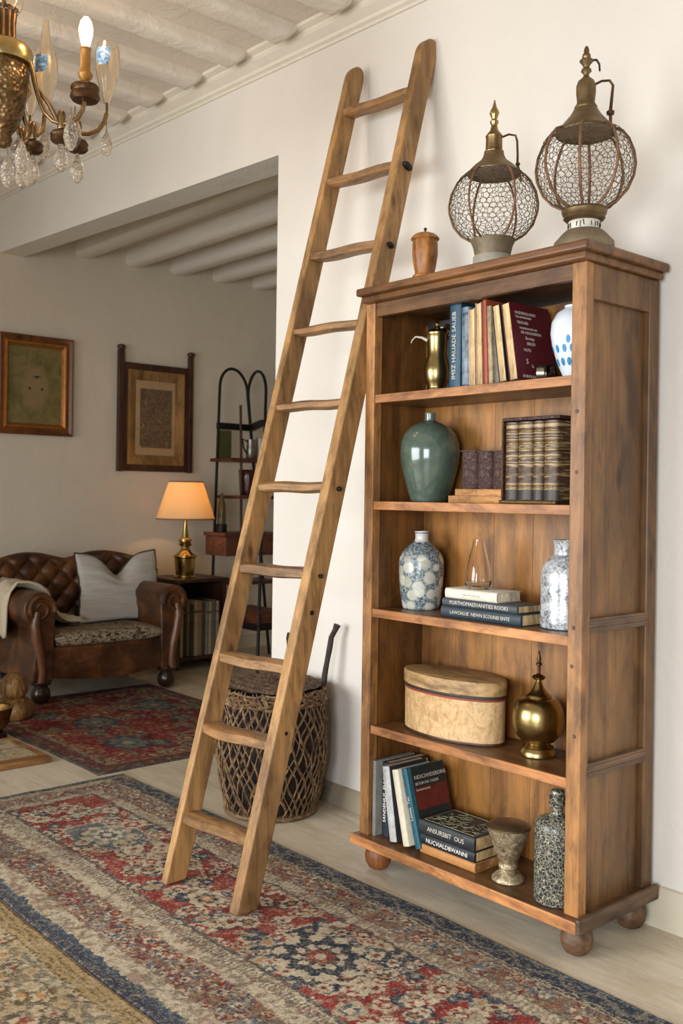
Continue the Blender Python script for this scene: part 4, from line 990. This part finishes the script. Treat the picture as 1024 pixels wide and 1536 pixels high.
# cushion
t = Nt('linen'); n1 = t.noise(t.obj((8, 8, 90)), 1, 4, .6); n2 = t.noise(t.obj(), 220, 2)
M['linen'] = t.set(t.mix(.5, t.ramp(n1, [(.35, '#a8a195'), (.6, '#c4bdb2')]), t.ramp(n2, [(.3, '#989186'), (.7, '#cdc6bb')])), .95); t.bump(n2, .5, .004)
pil = T('cushion', 'pale grey linen cushion with a chopped top on the leather sofa', 'cushion', (-6.3, .66, .49))
def pillow(side):
    def f(u, v):
        a, b = 2*u-1, 2*v-1      # a across, b up
        y = .675+.315*a*(1-.07*(1-abs(b))**1)*(1+.03*abs(a*b)); z = .685+.235*b*(1-.06*(1-abs(a)))+.02*a*b*.2
        dip = .14*math.exp(-(a/.34)**2)*max(0, (b+.1))**1.3/1.1
        z -= dip
        if b > 0: z += .015*abs(a)**2*b
        y += -.05*(1-v)*(1-u)
        th = .075*((1-a*a)*(1-b*b))**.42
        wr = .006*sin(b*17+a*3)*(1-b*b)
        x = -6.27-.19*(b*.5+.5)+side*(th+wr*(side > 0))
        return (x, y, z)
    return f
mb = MB(); mb.grid(pillow(1), 44, 44); mb.grid(pillow(-1), 44, 44); bmesh.ops.remove_doubles(mb.bm, verts=mb.bm.verts, dist=.0008)
mb.build('cover', M['linen'], pil, smooth=True, ang=180)
edge = [pillow(1)(u, v) for u, v in [(k/20, 0) for k in range(20)]+[(1, k/20) for k in range(20)]+[(1-k/20, 1) for k in range(20)]+[(0, 1-k/20) for k in range(20)]]
MB().tube(edge, .006, 6, closed=True).build('piping', plain('dark_piping', '#3b342e', .8), pil, smooth=True)
# throw
t = Nt('cream_throw'); n2 = t.noise(t.obj(), 160, 3); M['throw'] = t.set(t.ramp(n2, [(.3, '#b9a88c'), (.7, '#d8c9b0')]), .95); t.bump(n2, .6, .006)
path = [(-.262, .42), (-.262, .52), (-.266, .61), (-.25, .69), (-.2, .752), (-.12, .755), (-.045, .735), (.02, .69), (.06, .60), (.10, .535), (.16, .505), (.22, .5), (.26, .497)]
def thr(u, v, o=0):
    q = u*(len(path)-1); k = min(int(q), len(path)-2); f = q-k
    y = path[k][0]*(1-f)+path[k+1][0]*f; z = path[k][1]*(1-f)+path[k+1][1]*f
    w = .42-.2*u**2
    x = -6.47+(v-.5)*w*1.5+.2*u*u
    n = .012*sin(v*19+u*4)+.008*sin(v*37+u*9)
    return (x, y+n*.6, z+n+.006+o)
mb = MB(); mb.grid(thr, 40, 36)
o = mb.build('throw_blanket', M['throw'], None, org=(-6.2, -.05, .5), smooth=True, ang=180); sl = o.modifiers.new('s', 'SOLIDIFY'); sl.thickness = .012; sl.offset = 1
tag(o, 'cream throw blanket draped over the left arm of the leather sofa', 'blanket')

# ------------------------------------------------------------------ pictures on the far wall
XW = -6.998
def frame_ring(mb, y0, y1, z0, z1, prof):
    """prof: (inset, depth) pairs swept round the rectangle with mitred corners"""
    cs = [(y0, z0, 1, 1), (y1, z0, -1, 1), (y1, z1, -1, -1), (y0, z1, 1, -1)]
    L = [[mb.bm.verts.new((XW+d, y+sy*i, z+sz*i)) for i, d in prof] for y, z, sy, sz in cs]
    for k in range(4):
        a, b = L[k], L[(k+1) % 4]
        for j in range(len(prof)-1): mb.bm.faces.new((a[j], b[j], b[j+1], a[j+1]))
    return mb
p1 = T('picture', 'gilt framed olive green painting left on the far wall', 'picture', (XW, .285, 1.77))
frame_ring(MB(), -.015, .575, 1.77, 2.52, [(0, 0), (0, .035), (.012, .045), (.03, .03), (.05, .028)]).build('outer_frame', wood('frame_brown', '#8a5a30', '#6a4022', '#3e2412', 'z', 40, .35), p1)
frame_ring(MB(), .03, .53, 1.815, 2.475, [(0, .028), (.008, .04), (.02, .042), (.03, .03), (.042, .012), (.045, .012)]).build('gilt_slip', plain('gilt_slip', '#b8783c', .32, .6, .3, 30), p1)
t = Nt('olive_painting'); n1 = t.noise(t.obj(), 9, 6, .7, 1); g = t.n('ShaderNodeVectorMath', operation='LENGTH')
mp = t.n('ShaderNodeMapping'); mp.inputs['Location'].default_value = (0, .005*4.5, -.36*3.1); mp.inputs['Scale'].default_value = (0, 5.2, 3.1); t.l(t.tc.outputs['Object'], mp.inputs['Vector']); t.l(mp.outputs['Vector'], g.inputs[0])
ov = t.ramp(g.outputs['Value'], [(.42, (1, 1, 1, 1)), (.6, (0, 0, 0, 1))])
base = t.ramp(n1, [(.3, '#5f542e'), (.5, '#786a3d'), (.7, '#8c7b4c')]); M['olive'] = t.set(t.mix(t.mix(.55, (0, 0, 0, 1), ov), base, '#9c8059'), .55)
MB().boxb(XW, XW+.013, .072, .488, 1.857, 2.433).build('canvas', M['olive'], p1)
mb = MB()
for y, z, ry_, rz_ in ((.235, 2.12, .009, .011), (.335, 2.12, .009, .011)): mb.lathe([(1, 0), (.7, .001), (0, .0015)], mat=Matrix.Diagonal((1, ry_, rz_, 1)) @ Matrix.Rotation(PI/2, 4, 'Y'), c=(XW+.013, y, z), seg=14)
mb.build('paint_spots', cover('spotdk', '#2c241c'), p1)
mb = MB(); mb.prism([(.255, 2.215), (.28, 2.205), (.29, 2.192), (.30, 2.205), (.33, 2.215), (.3, 2.22)], lambda a, b: (XW+.0131, a, b), lambda a, b: (XW+.0142, a, b)); mb.build('blue_patch', cover('spotbl', '#33405e'), p1)
p2 = T('picture', 'dark wooden picture frame with two knobbed posts above the lamp', 'picture', (XW, 1.31, 1.52))
for y in (.968, 1.627):
    MB().boxb(XW, XW+.045, y, y+(.045 if y < 1 else .035), 1.515, 2.50).build('post', M['darkwood'], p2, bevel=.004)
    MB().lathe([(.018, 0), (.03, .008), (.033, .02), (.028, .034), (.012, .04)], c=(XW+.028, y+.022 if y < 1 else y+.018, 2.498), seg=20).build('knob', M['darkwood'], p2, smooth=True)
frame_ring(MB(), 1.0, 1.64, 1.52, 2.40, [(0, 0), (0, .03), (.055, .03), (.06, .02)]).build('frame', M['darkwood'], p2, bevel=.002)
frame_ring(MB(), 1.055, 1.585, 1.575, 2.345, [(0, .02), (0, .03), (.03, .026), (.075, .014), (.08, .012)]).build('inner_frame', wood('frame_tan', '#a58658', '#8a6a40', '#5c4327', 'z', 40, .45, knots=False), p2)
MB().boxb(XW, XW+.012, 1.1, 1.54, 1.66, 2.27).build('mount', plain('mount_tan', '#b0916a', .7, var=.1), p2)
t = Nt('sepia_print'); n1 = t.noise(t.obj(), 8, 6, .75, 1.5); M['sepia'] = t.set(t.ramp(n1, [(.34, '#33271d'), (.46, '#7a6248'), (.55, '#4f3d2c'), (.66, '#b0946c')]), .7)
MB().boxb(XW+.011, XW+.0135, 1.175, 1.475, 1.715, 2.20).build('print', M['sepia'], p2)

for p in (p1, p2): p.location = p.location+Vector((-.15, .065, .02))
# ------------------------------------------------------------------ side table, its books, the lamp
tx0, tx1, ty0, ty1 = -6.93, -6.48, 1.215, 1.665
st = T('side_table', 'dark wooden side table with open book shelf under the lamp', 'table', (-6.7, 1.49, 0))
MB().boxb(tx0, tx1+.015, ty0-.015, ty1+.015, .672, .70).build('tabletop', M['darkwood'], st, bevel=.005)
MB().boxb(tx0+.02, tx1, ty0+.02, ty1-.02, .07, .095).build('shelf', M['darkwood'], st, bevel=.003)
for y in (ty0, ty1-.03): MB().boxb(tx0, tx1, y, y+.03, 0, .672).build('side_panel', M['darkwood'], st, bevel=.003)
MB().boxb(tx0, tx0+.015, ty0+.03, ty1-.03, .1, .672).build('back_panel', M['darkwood'], st)
y = ty0+.035; r = random.Random(21)
bl = [('#bfae8c', .042, .47, 'cream book at the left end of the shelf under the lamp'), ('#3a2f26', .034, .43, 'dark brown book, second on the shelf under the lamp'), ('#8f7a58', .028, .42, 'thin tan book, third on the shelf under the lamp'), ('#4a4038', .04, .40, 'grey brown book, fourth on the shelf under the lamp'), ('#c2b08c', .036, .43, 'tall cream book near the middle of the shelf under the lamp'), ('#a28d66', .046, .43, 'thick tan book right of the tall cream one under the lamp'), ('#5a4632', .030, .41, 'brown book, seventh on the shelf under the lamp'), ('#8f8677', .034, .42, 'grey book, eighth on the shelf under the lamp'), ('#b7a27c', .030, .415, 'sand coloured book, ninth on the shelf under the lamp'), ('#6b6258', .036, .43, 'dull grey book, tenth on the shelf under the lamp'), ('#9c8e78', .034, .42, 'beige book at the right end of the shelf under the lamp')]
for col, w, hh, lab in bl:
    w *= .85
    book(lab, w, hh, .26, col, loc=(tx1-.02-r.uniform(0, .012), y, .0965), rz=PI/2, group='books under the table lamp', band=((.78, .82, '#6a5434'),)); y += w+.0035
c = (-6.66, 1.39, .701)
lp = T('table_lamp', 'brass table lamp with lit cream shade beside the sofa', 'lamp', c)
MB().lathe([(.085, 0), (.09, .004), (.088, .014), (.07, .02), (.072, .03), (.08, .1), (.083, .15), (.094, .16), (.094, .17), (.075, .18), (.05, .2), (.034, .225), (.032, .24), (.05, .252), (.054, .265), (.04, .272), (.05, .285), (.048, .3), (.03, .31), (.026, .33), (.02, .37), (.014, .43), (.012, .47)], c=c, seg=48).build('base', M['brass_lamp'], lp, smooth=True)
MB().lathe([(.008, .465), (.008, .56), (.016, .565), (.016, .60)], c=c, seg=16).build('stem', M['brass_lamp'], lp, smooth=True)
t = Nt('lamp_shade'); tr = t.n('ShaderNodeBsdfTranslucent'); tr.inputs['Color'].default_value = hx('#f6dcb0'); mx = t.n('ShaderNodeMixShader'); mx.inputs[0].default_value = .55
out = t.t.nodes['Material Output']; t.set('#efdcb8', .9); t.l(t.b.outputs[0], mx.inputs[1]); t.l(tr.outputs[0], mx.inputs[2]); t.l(mx.outputs[0], out.inputs[0]); M['shade'] = t.m
MB().shell([(.232, .46), (.134, .755), (.132, .755), (.230, .46), (.232, .46)], c=c, seg=64).build('lamp_shade', M['shade'], lp, smooth=True)
for rr_, z in ((.232, .461), (.134, .754)): MB().tube([loc3(c, rr_, z, 2*PI*k/64) for k in range(64)], .005, 6, closed=True).build('shade_trim', plain('shade_trim', '#7a5530', .7), lp, smooth=True)
MB().lathe([(.012, .60), (.03, .63), (.034, .655), (.025, .68), (0, .692)], c=c, seg=20).build('bulb', M['flame'], lp, smooth=True)

# ------------------------------------------------------------------ iron shelf stand
et = T('shelf_stand', 'dark iron arched shelf stand in the far corner behind the lamp', 'shelf', (-6.5, 2.0, 0))
def hoop(p0, p1, top_, n=14):
    """from the foot p0 up over an arch to the foot p1"""
    p0, p1 = Vector(p0), Vector(p1); a, b = Vector(top_[0]), Vector(top_[1]); m = (a+b)/2; hgt = top_[2]
    pts = [p0, p0.lerp(a, .5)]
    for k in range(n+1):
        th = PI*k/n; pts.append(m+(a-m)*cos(th)+Vector((0, 0, hgt*sin(th))))
    return pts+[p1.lerp(b, .5), p1]
hA = hoop((-6.78, 1.715, 0), (-6.72, 2.28, 0), ((-6.8, 1.792, 2.25), (-6.8, 2.075, 2.2), .185))
hB = hoop((-6.72, 2.28, 0), (-5.72, 1.42, 0), ((-6.8, 2.08, 2.2), (-6.42, 1.985, 2.2), .185))
MB().tube(hA, .0125, 8).build('hoop', M['iron'], et, smooth=True)
MB().tube(hB, .0125, 8).build('hoop', M['iron'], et, smooth=True)
MB().boxb(-6.815, -6.78, 1.77, 2.12, 1.90, 1.955).build('crossbar', M['iron'], et, bevel=.004)
MB().hexa([(-6.80,2.09,1.9),(-6.48,1.98,1.93),(-6.46,2.02,1.93),(-6.78,2.13,1.9),(-6.80,2.09,1.955),(-6.48,1.98,1.975),(-6.46,2.02,1.975),(-6.78,2.13,1.955)]).build('crossbar', M['iron'], et)
for z, y0, y1, m in ((1.63, 1.755, 2.15, 'redwood'), (1.325, 1.83, 2.2, 'redwood'), (1.02, 1.70, 2.24, 'redwood'), (.62, 1.80, 2.26, 'redwood')):
    MB().boxb(-6.88, -6.56, y0, y1, z, z+.028).build('shelf', M[m], et, bevel=.004)
MB().boxb(-6.86, -6.56, 1.71, 2.2, .86, 1.02).build('drawer', M['redwood'], et, bevel=.004)
mb = MB(); mb.boxb(-6.25, -5.86, 1.52, 1.74, .40, .50); mb.build('lower_shelf', M['redwood'], et, bevel=.006)
MB().boxb(-6.26, -5.84, 1.50, 1.745, .355, .40).build('lower_rail', M['iron'], et, bevel=.003)
MB().tube([(-6.62, 1.90, 1.02), (-6.64, 1.905, 1.6), (-6.66, 1.905, 2.10)], .0115, 8).build('upright', M['darkwood'], et, smooth=True)
o = T('box', 'olive green flat box on the upper shelf of the iron stand', 'box', (-6.8, 1.86, 1.658))
MB().boxb(-6.83, -6.79, 1.79, 1.91, 1.659, 1.895).build('body', plain('olive_card', '#54512c', .6, var=.3), o, bevel=.003)
c = (-6.66, 2.015, 1.659)
o = T('pitcher', 'small dull metal pitcher on the upper shelf of the iron stand', 'pitcher', c)
MB().lathe([(.036, 0), (.04, .005), (.038, .09), (.033, .13), (.037, .16), (.034, .16), (.03, .13)], c=c, seg=28).build('body', plain('pewter', '#8b8478', .35, .7, .3), o, smooth=True)
MB().tube([(c[0], c[1]-.035, c[2]+.14), (c[0], c[1]-.085, c[2]+.165), (c[0], c[1]-.075, c[2]+.09), (c[0], c[1]-.038, c[2]+.04)], .007, 7).build('handle', M['iron'], o, smooth=True)
c = (-6.66, 2.115, 1.659)
o = T('metal_can', 'grey metal can right of the pitcher on the iron stand', 'can', c)
MB().lathe([(.042, 0), (.044, .004), (.044, .17), (.046, .175), (.042, .178), (.04, .16)], c=c, seg=28).build('body', plain('tin', '#a39a8c', .4, .5, .25), o, smooth=True)
c = (-6.66, 2.0, 1.354)
o = T('brown_pot', 'dark red brown pot on the middle shelf of the iron stand', 'pot', c)
MB().lathe([(.06, 0), (.068, .006), (.078, .05), (.084, .16), (.088, .205), (.092, .21), (.086, .213), (.08, .2)], c=c, seg=36).build('body', plain('brown_glaze', '#3c1713', .18, var=.3, coat=.3), o, smooth=True)
o = T('bottle', 'slim olive glass bottle hanging on the left of the iron stand', 'bottle', (-6.76, 1.775, 1.155))
c = (-6.745, 1.79, 1.05)
MB().lathe([(.03, .05), (.034, .06), (.036, .1), (.034, .2), (.026, .25), (.013, .29), (.012, .32)], c=c, seg=24).build('body', plain('olive_bottle', '#6b6238', .3, var=.35), o, smooth=True)
MB().lathe([(.044, -.001), (.046, .004), (.046, .06), (.044, .066)], c=c, seg=24).build('holder', M['iron'], o, smooth=True)

# ------------------------------------------------------------------ carved figures and the painted board at the left
t = Nt('carved_wood'); n1 = t.noise(t.obj((1, 1, .35)), 26, 5, .65, 1); t.bump(n1, .8, .01); M['carved'] = t.set(t.ramp(n1, [(.35, '#5e411f'), (.52, '#8c6536'), (.7, '#b58b52')]), .4)
c = (-5.68, -.40, .0095)
fg = T('carved_figure', 'carved wooden figure with round head in front of the left sofa foot', 'figure', c)
MB().lathe([(.09, 0), (.105, .015), (.112, .05), (.1, .09), (.07, .12), (.045, .13)], c=c, seg=40, sy=1.05, fn=lambda p: Vector((p.x*(1+.1*cos(3*math.atan2(p.y, p.x))), p.y*(1+.08*cos(5*math.atan2(p.y, p.x))), p.z))).build('body', M['carved'], fg, smooth=True)
MB().lathe([(.03, .112), (.06, .122), (.078, .155), (.08, .195), (.07, .235), (.045, .262), (0, .272)], c=c, seg=40, fn=lambda p: Vector((p.x*(1+.05*sin(p.z*60)), p.y*(1+.05*cos(4*math.atan2(p.y, p.x))), p.z))).build('head', M['carved'], fg, smooth=True)
c = (-5.29, -.695, .001)
ub = T('gilt_bowl', 'curved gilt bowl on a dark red foot at the left picture edge', 'bowl', c)
MB().lathe([(.085, 0), (.09, .01), (.085, .04), (.06, .055)], c=c, seg=40).build('foot', plain('dark_red_lacquer', '#2c0f0c', .3), ub, smooth=True)
MB().lathe([(.04, .053), (.075, .06), (.095, .085), (.105, .12), (.118, .17), (.125, .18), (.112, .172), (.095, .12), (.07, .085), (0, .075)], c=c, seg=40).build('bowl', M['gold'], ub, smooth=True)
c = (-5.6, -.66, .001)
cs = T('candlestick', 'tall carved gilt candlestick behind the gilt bowl', 'candlestick', c)
MB().lathe([(.085, 0), (.09, .02), (.075, .05), (.05, .08), (.06, .12), (.085, .17), (.08, .21), (.05, .24), (.06, .28), (.082, .32), (.075, .37), (.045, .41), (.05, .43), (.055, .46), (.03, .49), (.034, .52), (.05, .54), (.045, .55), (0, .55)], c=c, seg=36, fn=lambda p: Vector((p.x*(1+.08*cos(8*math.atan2(p.y, p.x)+p.z*20)), p.y*(1+.08*cos(8*math.atan2(p.y, p.x)+p.z*20)), p.z))).build('body', M['gold'], cs, smooth=True)
bd = T('painted_board', 'low painted wooden board lying on the floor beside the red rug', 'board', (-5.0, -.9, .001))
MB().boxb(-5.17, -4.66, -1.25, -.63, .001, .030).build('board', wood('board_wood', '#b58a58', '#9a6d3e', '#6a4524', 'y', 40, .5), bd, bevel=.004)
t = Nt('painted_panel'); n1 = t.noise(t.obj(), 11, 5, .65, 1.5); M['panel'] = t.set(t.ramp(n1, [(.35, '#4d5560'), (.45, '#9b8b6e'), (.55, '#b8a582'), (.65, '#7a5a3c')]), .6)
MB().boxb(-5.12, -4.74, -1.2, -.67, .0295, .0325).build('painted_top', M['panel'], bd)

# ------------------------------------------------------------------ chandelier
D = 3.5
def cpt(px, z, dd=0): return Vector((0, -2.7856, 0))+fw*(D+dd)+rt*((px-512)/1471*D)+Vector((0, 0, z))
cc0 = cpt(-4, 0); cc_ = (cc0.x, cc0.y, 0)
ch = T('chandelier', 'gilt chandelier with glass cups and crystal drops hanging from the ceiling', 'chandelier', (cc0.x, cc0.y, 2.62))
t = Nt('hammered_gilt'); v = t.n('ShaderNodeTexVoronoi'); v.inputs['Scale'].default_value = 60; t.l(t.obj(), v.inputs['Vector']); n1 = t.noise(t.obj(), 12, 4, .7)
t.bump(v.outputs['Distance'], .7, .01); M['hammer'] = t.set(t.ramp(n1, [(.3, '#4a3620'), (.55, '#7d6240'), (.8, '#b39870')]), .36, .85)
MB().lathe([(.02, 2.59), (.03, 2.6), (.034, 2.62), (.03, 2.632), (.05, 2.66), (.07, 2.71), (.083, 2.77), (.089, 2.83), (.088, 2.87), (.084, 2.885)], c=cc_, seg=48).build('urn', M['hammer'], ch, smooth=True)
MB().lathe([(.084, 2.88), (.098, 2.885), (.102, 2.9), (.1, 2.935), (.088, 2.95), (.05, 2.955)], c=cc_, seg=48).build('collar', M['brass'], ch, smooth=True)
MB().lathe([(.044, 2.95), (.04, 2.98), (.039, 3.03), (.043, 3.07), (.05, 3.08)], c=cc_, seg=48, fn=lambda p: Vector((p.x*(1+.06*cos(16*math.atan2(p.y, p.x))), p.y*(1+.06*cos(16*math.atan2(p.y, p.x))), p.z))).build('neck', M['bronze'], ch, smooth=True)
MB().shell([(.045, 3.065), (.062, 3.09), (.067, 3.13), (.058, 3.18), (.042, 3.22), (.04, 3.22), (.055, 3.18), (.064, 3.13), (.059, 3.09), (.043, 3.068), (.045, 3.065)], c=cc_, seg=40).build('glass_bulb', M['amberglass'], ch, smooth=True)
MB().lathe([(.008, 3.06), (.008, 3.50)], c=cc_, seg=12).build('rod', M['brass_dk'], ch, smooth=True)
MB().lathe([(.07, 3.44), (.07, 3.455), (.03, 3.47), (.03, 3.475)], c=cc_, seg=32).build('canopy', M['brass'], ch, smooth=True)
base_ang = math.atan2(rt.y, rt.x)
def pol(r, z, deg): a = base_ang+math.radians(deg); return Vector((cc0.x+r*cos(a), cc0.y+r*sin(a), z))
def glass_cup(p, s_=1.0, parent=ch):
    pr = [(.006, -.055), (.012, -.05), (.02, -.02), (.033, .02), (.041, .055), (.046, .09), (.046, .12), (.042, .15), (.038, .165)]
    pr = [(r*s_, z*s_) for r, z in pr]
    g_ = MB().shell(pr+[(r-.0022, z) for r, z in reversed(pr)]+[pr[0]], c=p, seg=40).build('glass_cup', M['crystal_thin'], parent, smooth=True)
    mb = MB()     # the blue painted motif on the side of the cup
    def f(u, v):
        z = .075+.065*v; k = [(.055, .041), (.09, .046), (.12, .046), (.15, .042)]
        for (a, ra), (b, rb) in zip(k, k[1:]):
            if z <= b: rr_ = ra+(rb-ra)*(z-a)/(b-a); break
        th = base_ang-1.75+(u-.5)*(1.25-.35*(v < .15))
        return (p[0]+(rr_+.0006)*s_*cos(th), p[1]+(rr_+.0006)*s_*sin(th), p[2]+z*s_)
    mb.grid(f, 12, 8); mb.build('painted_motif', M['bluemotif'], g_, smooth=True)
    return g_
t = Nt('etched_glass'); n1 = t.noise(t.obj(), 55, 4, .7); t.bump(n1, .35, .004); M['crystal_thin'] = t.set('#fff8ea', .06, trans=1.0, ior=1.35)
t = Nt('blue_motif'); n1 = t.noise(t.obj(), 70, 4, .7); M['bluemotif'] = t.set(t.ramp(n1, [(.35, '#2c4f86'), (.55, '#6a94c4'), (.7, '#c9d6de')]), .4)
def drop(p, s_=1.0, parent=ch, long_=1.0):
    mb = MB(); pr = [(0, 0), (.008, .003), (.018, .018), (.023, .038), (.02, .06), (.012, .08), (.005, .093), (.003, .1)]
    mb.lathe([(r*s_, z*s_*long_) for r, z in pr], c=p, seg=9); o = mb.build('crystal_drop', M['crystal'], parent)
    MB().tube([(p[0], p[1], p[2]+.098*s_*long_), (p[0], p[1], p[2]+.098*s_*long_+.03)], .0016, 5).build('wire', M['brass'], o)
    return o
def arm(deg, R=1.0):
    pts = [pol(r*R if r > .12 else r, z, deg) for r, z in ((.092, 2.90), (.104, 2.86), (.112, 2.82), (.128, 2.765), (.15, 2.715), (.18, 2.685), (.21, 2.674), (.24, 2.677), (.268, 2.695), (.285, 2.725), (.292, 2.76))]
    a = MB().tube(pts, [.008]*3+[.0085]*8, 10).build('arm', M['brass_dk'], ch, smooth=True)
    c_ = pol(.21*R, 0, deg)
    MB().lathe([(.012, 2.655), (.014, 2.66), (.012, 2.68), (.016, 2.70), (.012, 2.715), (.008, 2.72)], c=c_, seg=20).build('knuckle', M['brass_dk'], a, smooth=True)
    MB().lathe([(.01, 2.60), (.03, 2.606), (.038, 2.615), (.036, 2.626), (.039, 2.634), (.032, 2.645), (.01, 2.652)], c=c_, seg=32).build('disc', M['bronze'], a, smooth=True)
    return a, pol(.293*R, 0, deg), c_
def candle(deg):
    a, e, c_ = arm(deg)
    MB().lathe([(.02, 2.752), (.045, 2.757), (.053, 2.768), (.05, 2.782), (.047, 2.786), (.051, 2.796), (.05, 2.806), (.044, 2.812), (.016, 2.815)], c=e, seg=36).build('drip_pan', M['bronze'], a, smooth=True)
    cd = MB().lathe([(.012, 2.812), (.01, 2.825), (.024, 2.84), (.027, 2.85), (.02, 2.862), (.0175, 2.87), (.0175, 2.935), (.02, 2.938), (.0195, 2.945), (.01, 2.947)], c=e, seg=28).build('candle', plain('candle_tube', '#a8742f', .4, .3, .15), a, smooth=True)
    MB().lathe([(.011, 2.945), (.017, 2.965), (.024, 2.995), (.025, 3.015), (.019, 3.04), (.009, 3.055), (0, 3.058)], c=e, seg=24).build('flame_bulb', M['flame'], cd, smooth=True)
    return e, c_
bulbs = []
for deg in (0, 135, 215):
    e, c_ = candle(deg); bulbs.append(e); drop((c_.x, c_.y, 2.50), 1.15)
for deg, R, z in ((20, 1.24, 2.85), (55, .62, 2.83), (84, .78, 2.84), (180, 1.0, 2.81)):
    a, e, c_ = arm(deg, R); glass_cup((e.x, e.y, z)); MB().tube([(e.x, e.y, 2.755), (e.x, e.y, z-.05)], .005, 8).build('stem', M['brass_dk'], a, smooth=True)
    drop((c_.x, c_.y, 2.49), 1.1); drop((e.x, e.y, 2.60), 1.0)
for deg, r, z in ((0, .02, 2.44), (25, .09, 2.46), (-35, .11, 2.47), (10, .25, 2.60), (-14, .27, 2.555), (75, .1, 2.54)):
    p = pol(r, z, deg); drop(p, 1.1, long_=1.15)
p = pol(.182, 2.975, 55); MB().shell([(.022, 0), (.02, .05), (.014, .1), (.011, .14), (.009, .14), (.012, .1), (.018, .05), (.02, 0), (.022, 0)], c=p, seg=24).build('glass_chimney', M['crystal_thin'], ch, smooth=True)

# ------------------------------------------------------------------ light
def area(name, loc, target, size, size_y, power, col):
    l = bpy.data.lights.new(name, 'AREA'); l.shape = 'RECTANGLE'; l.size = size; l.size_y = size_y; l.energy = power; l.color = col
    o = bpy.data.objects.new(name, l); C.objects.link(o); o.location = loc
    o.rotation_euler = (Vector(target)-Vector(loc)).to_track_quat('-Z', 'Y').to_euler(); return o
def point(name, loc, power, col, rad=.03):
    l = bpy.data.lights.new(name, 'POINT'); l.energy = power; l.color = col; l.shadow_soft_size = rad
    o = bpy.data.objects.new(name, l); C.objects.link(o); o.location = loc; return o
k_ = area('window_daylight', (-3.7, -5.2, 1.45), (-2.4, 0, .35), 3.0, 2.0, 112, (.93, .97, 1.0)); k_.data.spread = math.radians(115)
k_ = area('side_window_daylight', (.5, -5.2, 1.4), (-1.3, 0, .5), 2.0, 1.8, 84, (.86, .93, 1.0)); k_.data.spread = math.radians(110)
point('lamp_bulb', (-6.66, 1.39, 1.33), 36, (1, .68, .36), .03)
for e in bulbs: point('candle_bulb', (e.x, e.y, 3.09), 2.6, (1, .70, .40), .025)
w = bpy.data.worlds.new('World'); bpy.context.scene.world = w; w.use_nodes = True
w.node_tree.nodes['Background'].inputs[0].default_value = (1.0, .96, .90, 1); w.node_tree.nodes['Background'].inputs[1].default_value = .52
vs = bpy.context.scene.view_settings
vs.view_transform = 'Standard'; vs.look = 'None'; vs.gamma = 1; vs.use_curve_mapping = False; vs.exposure = 0.0
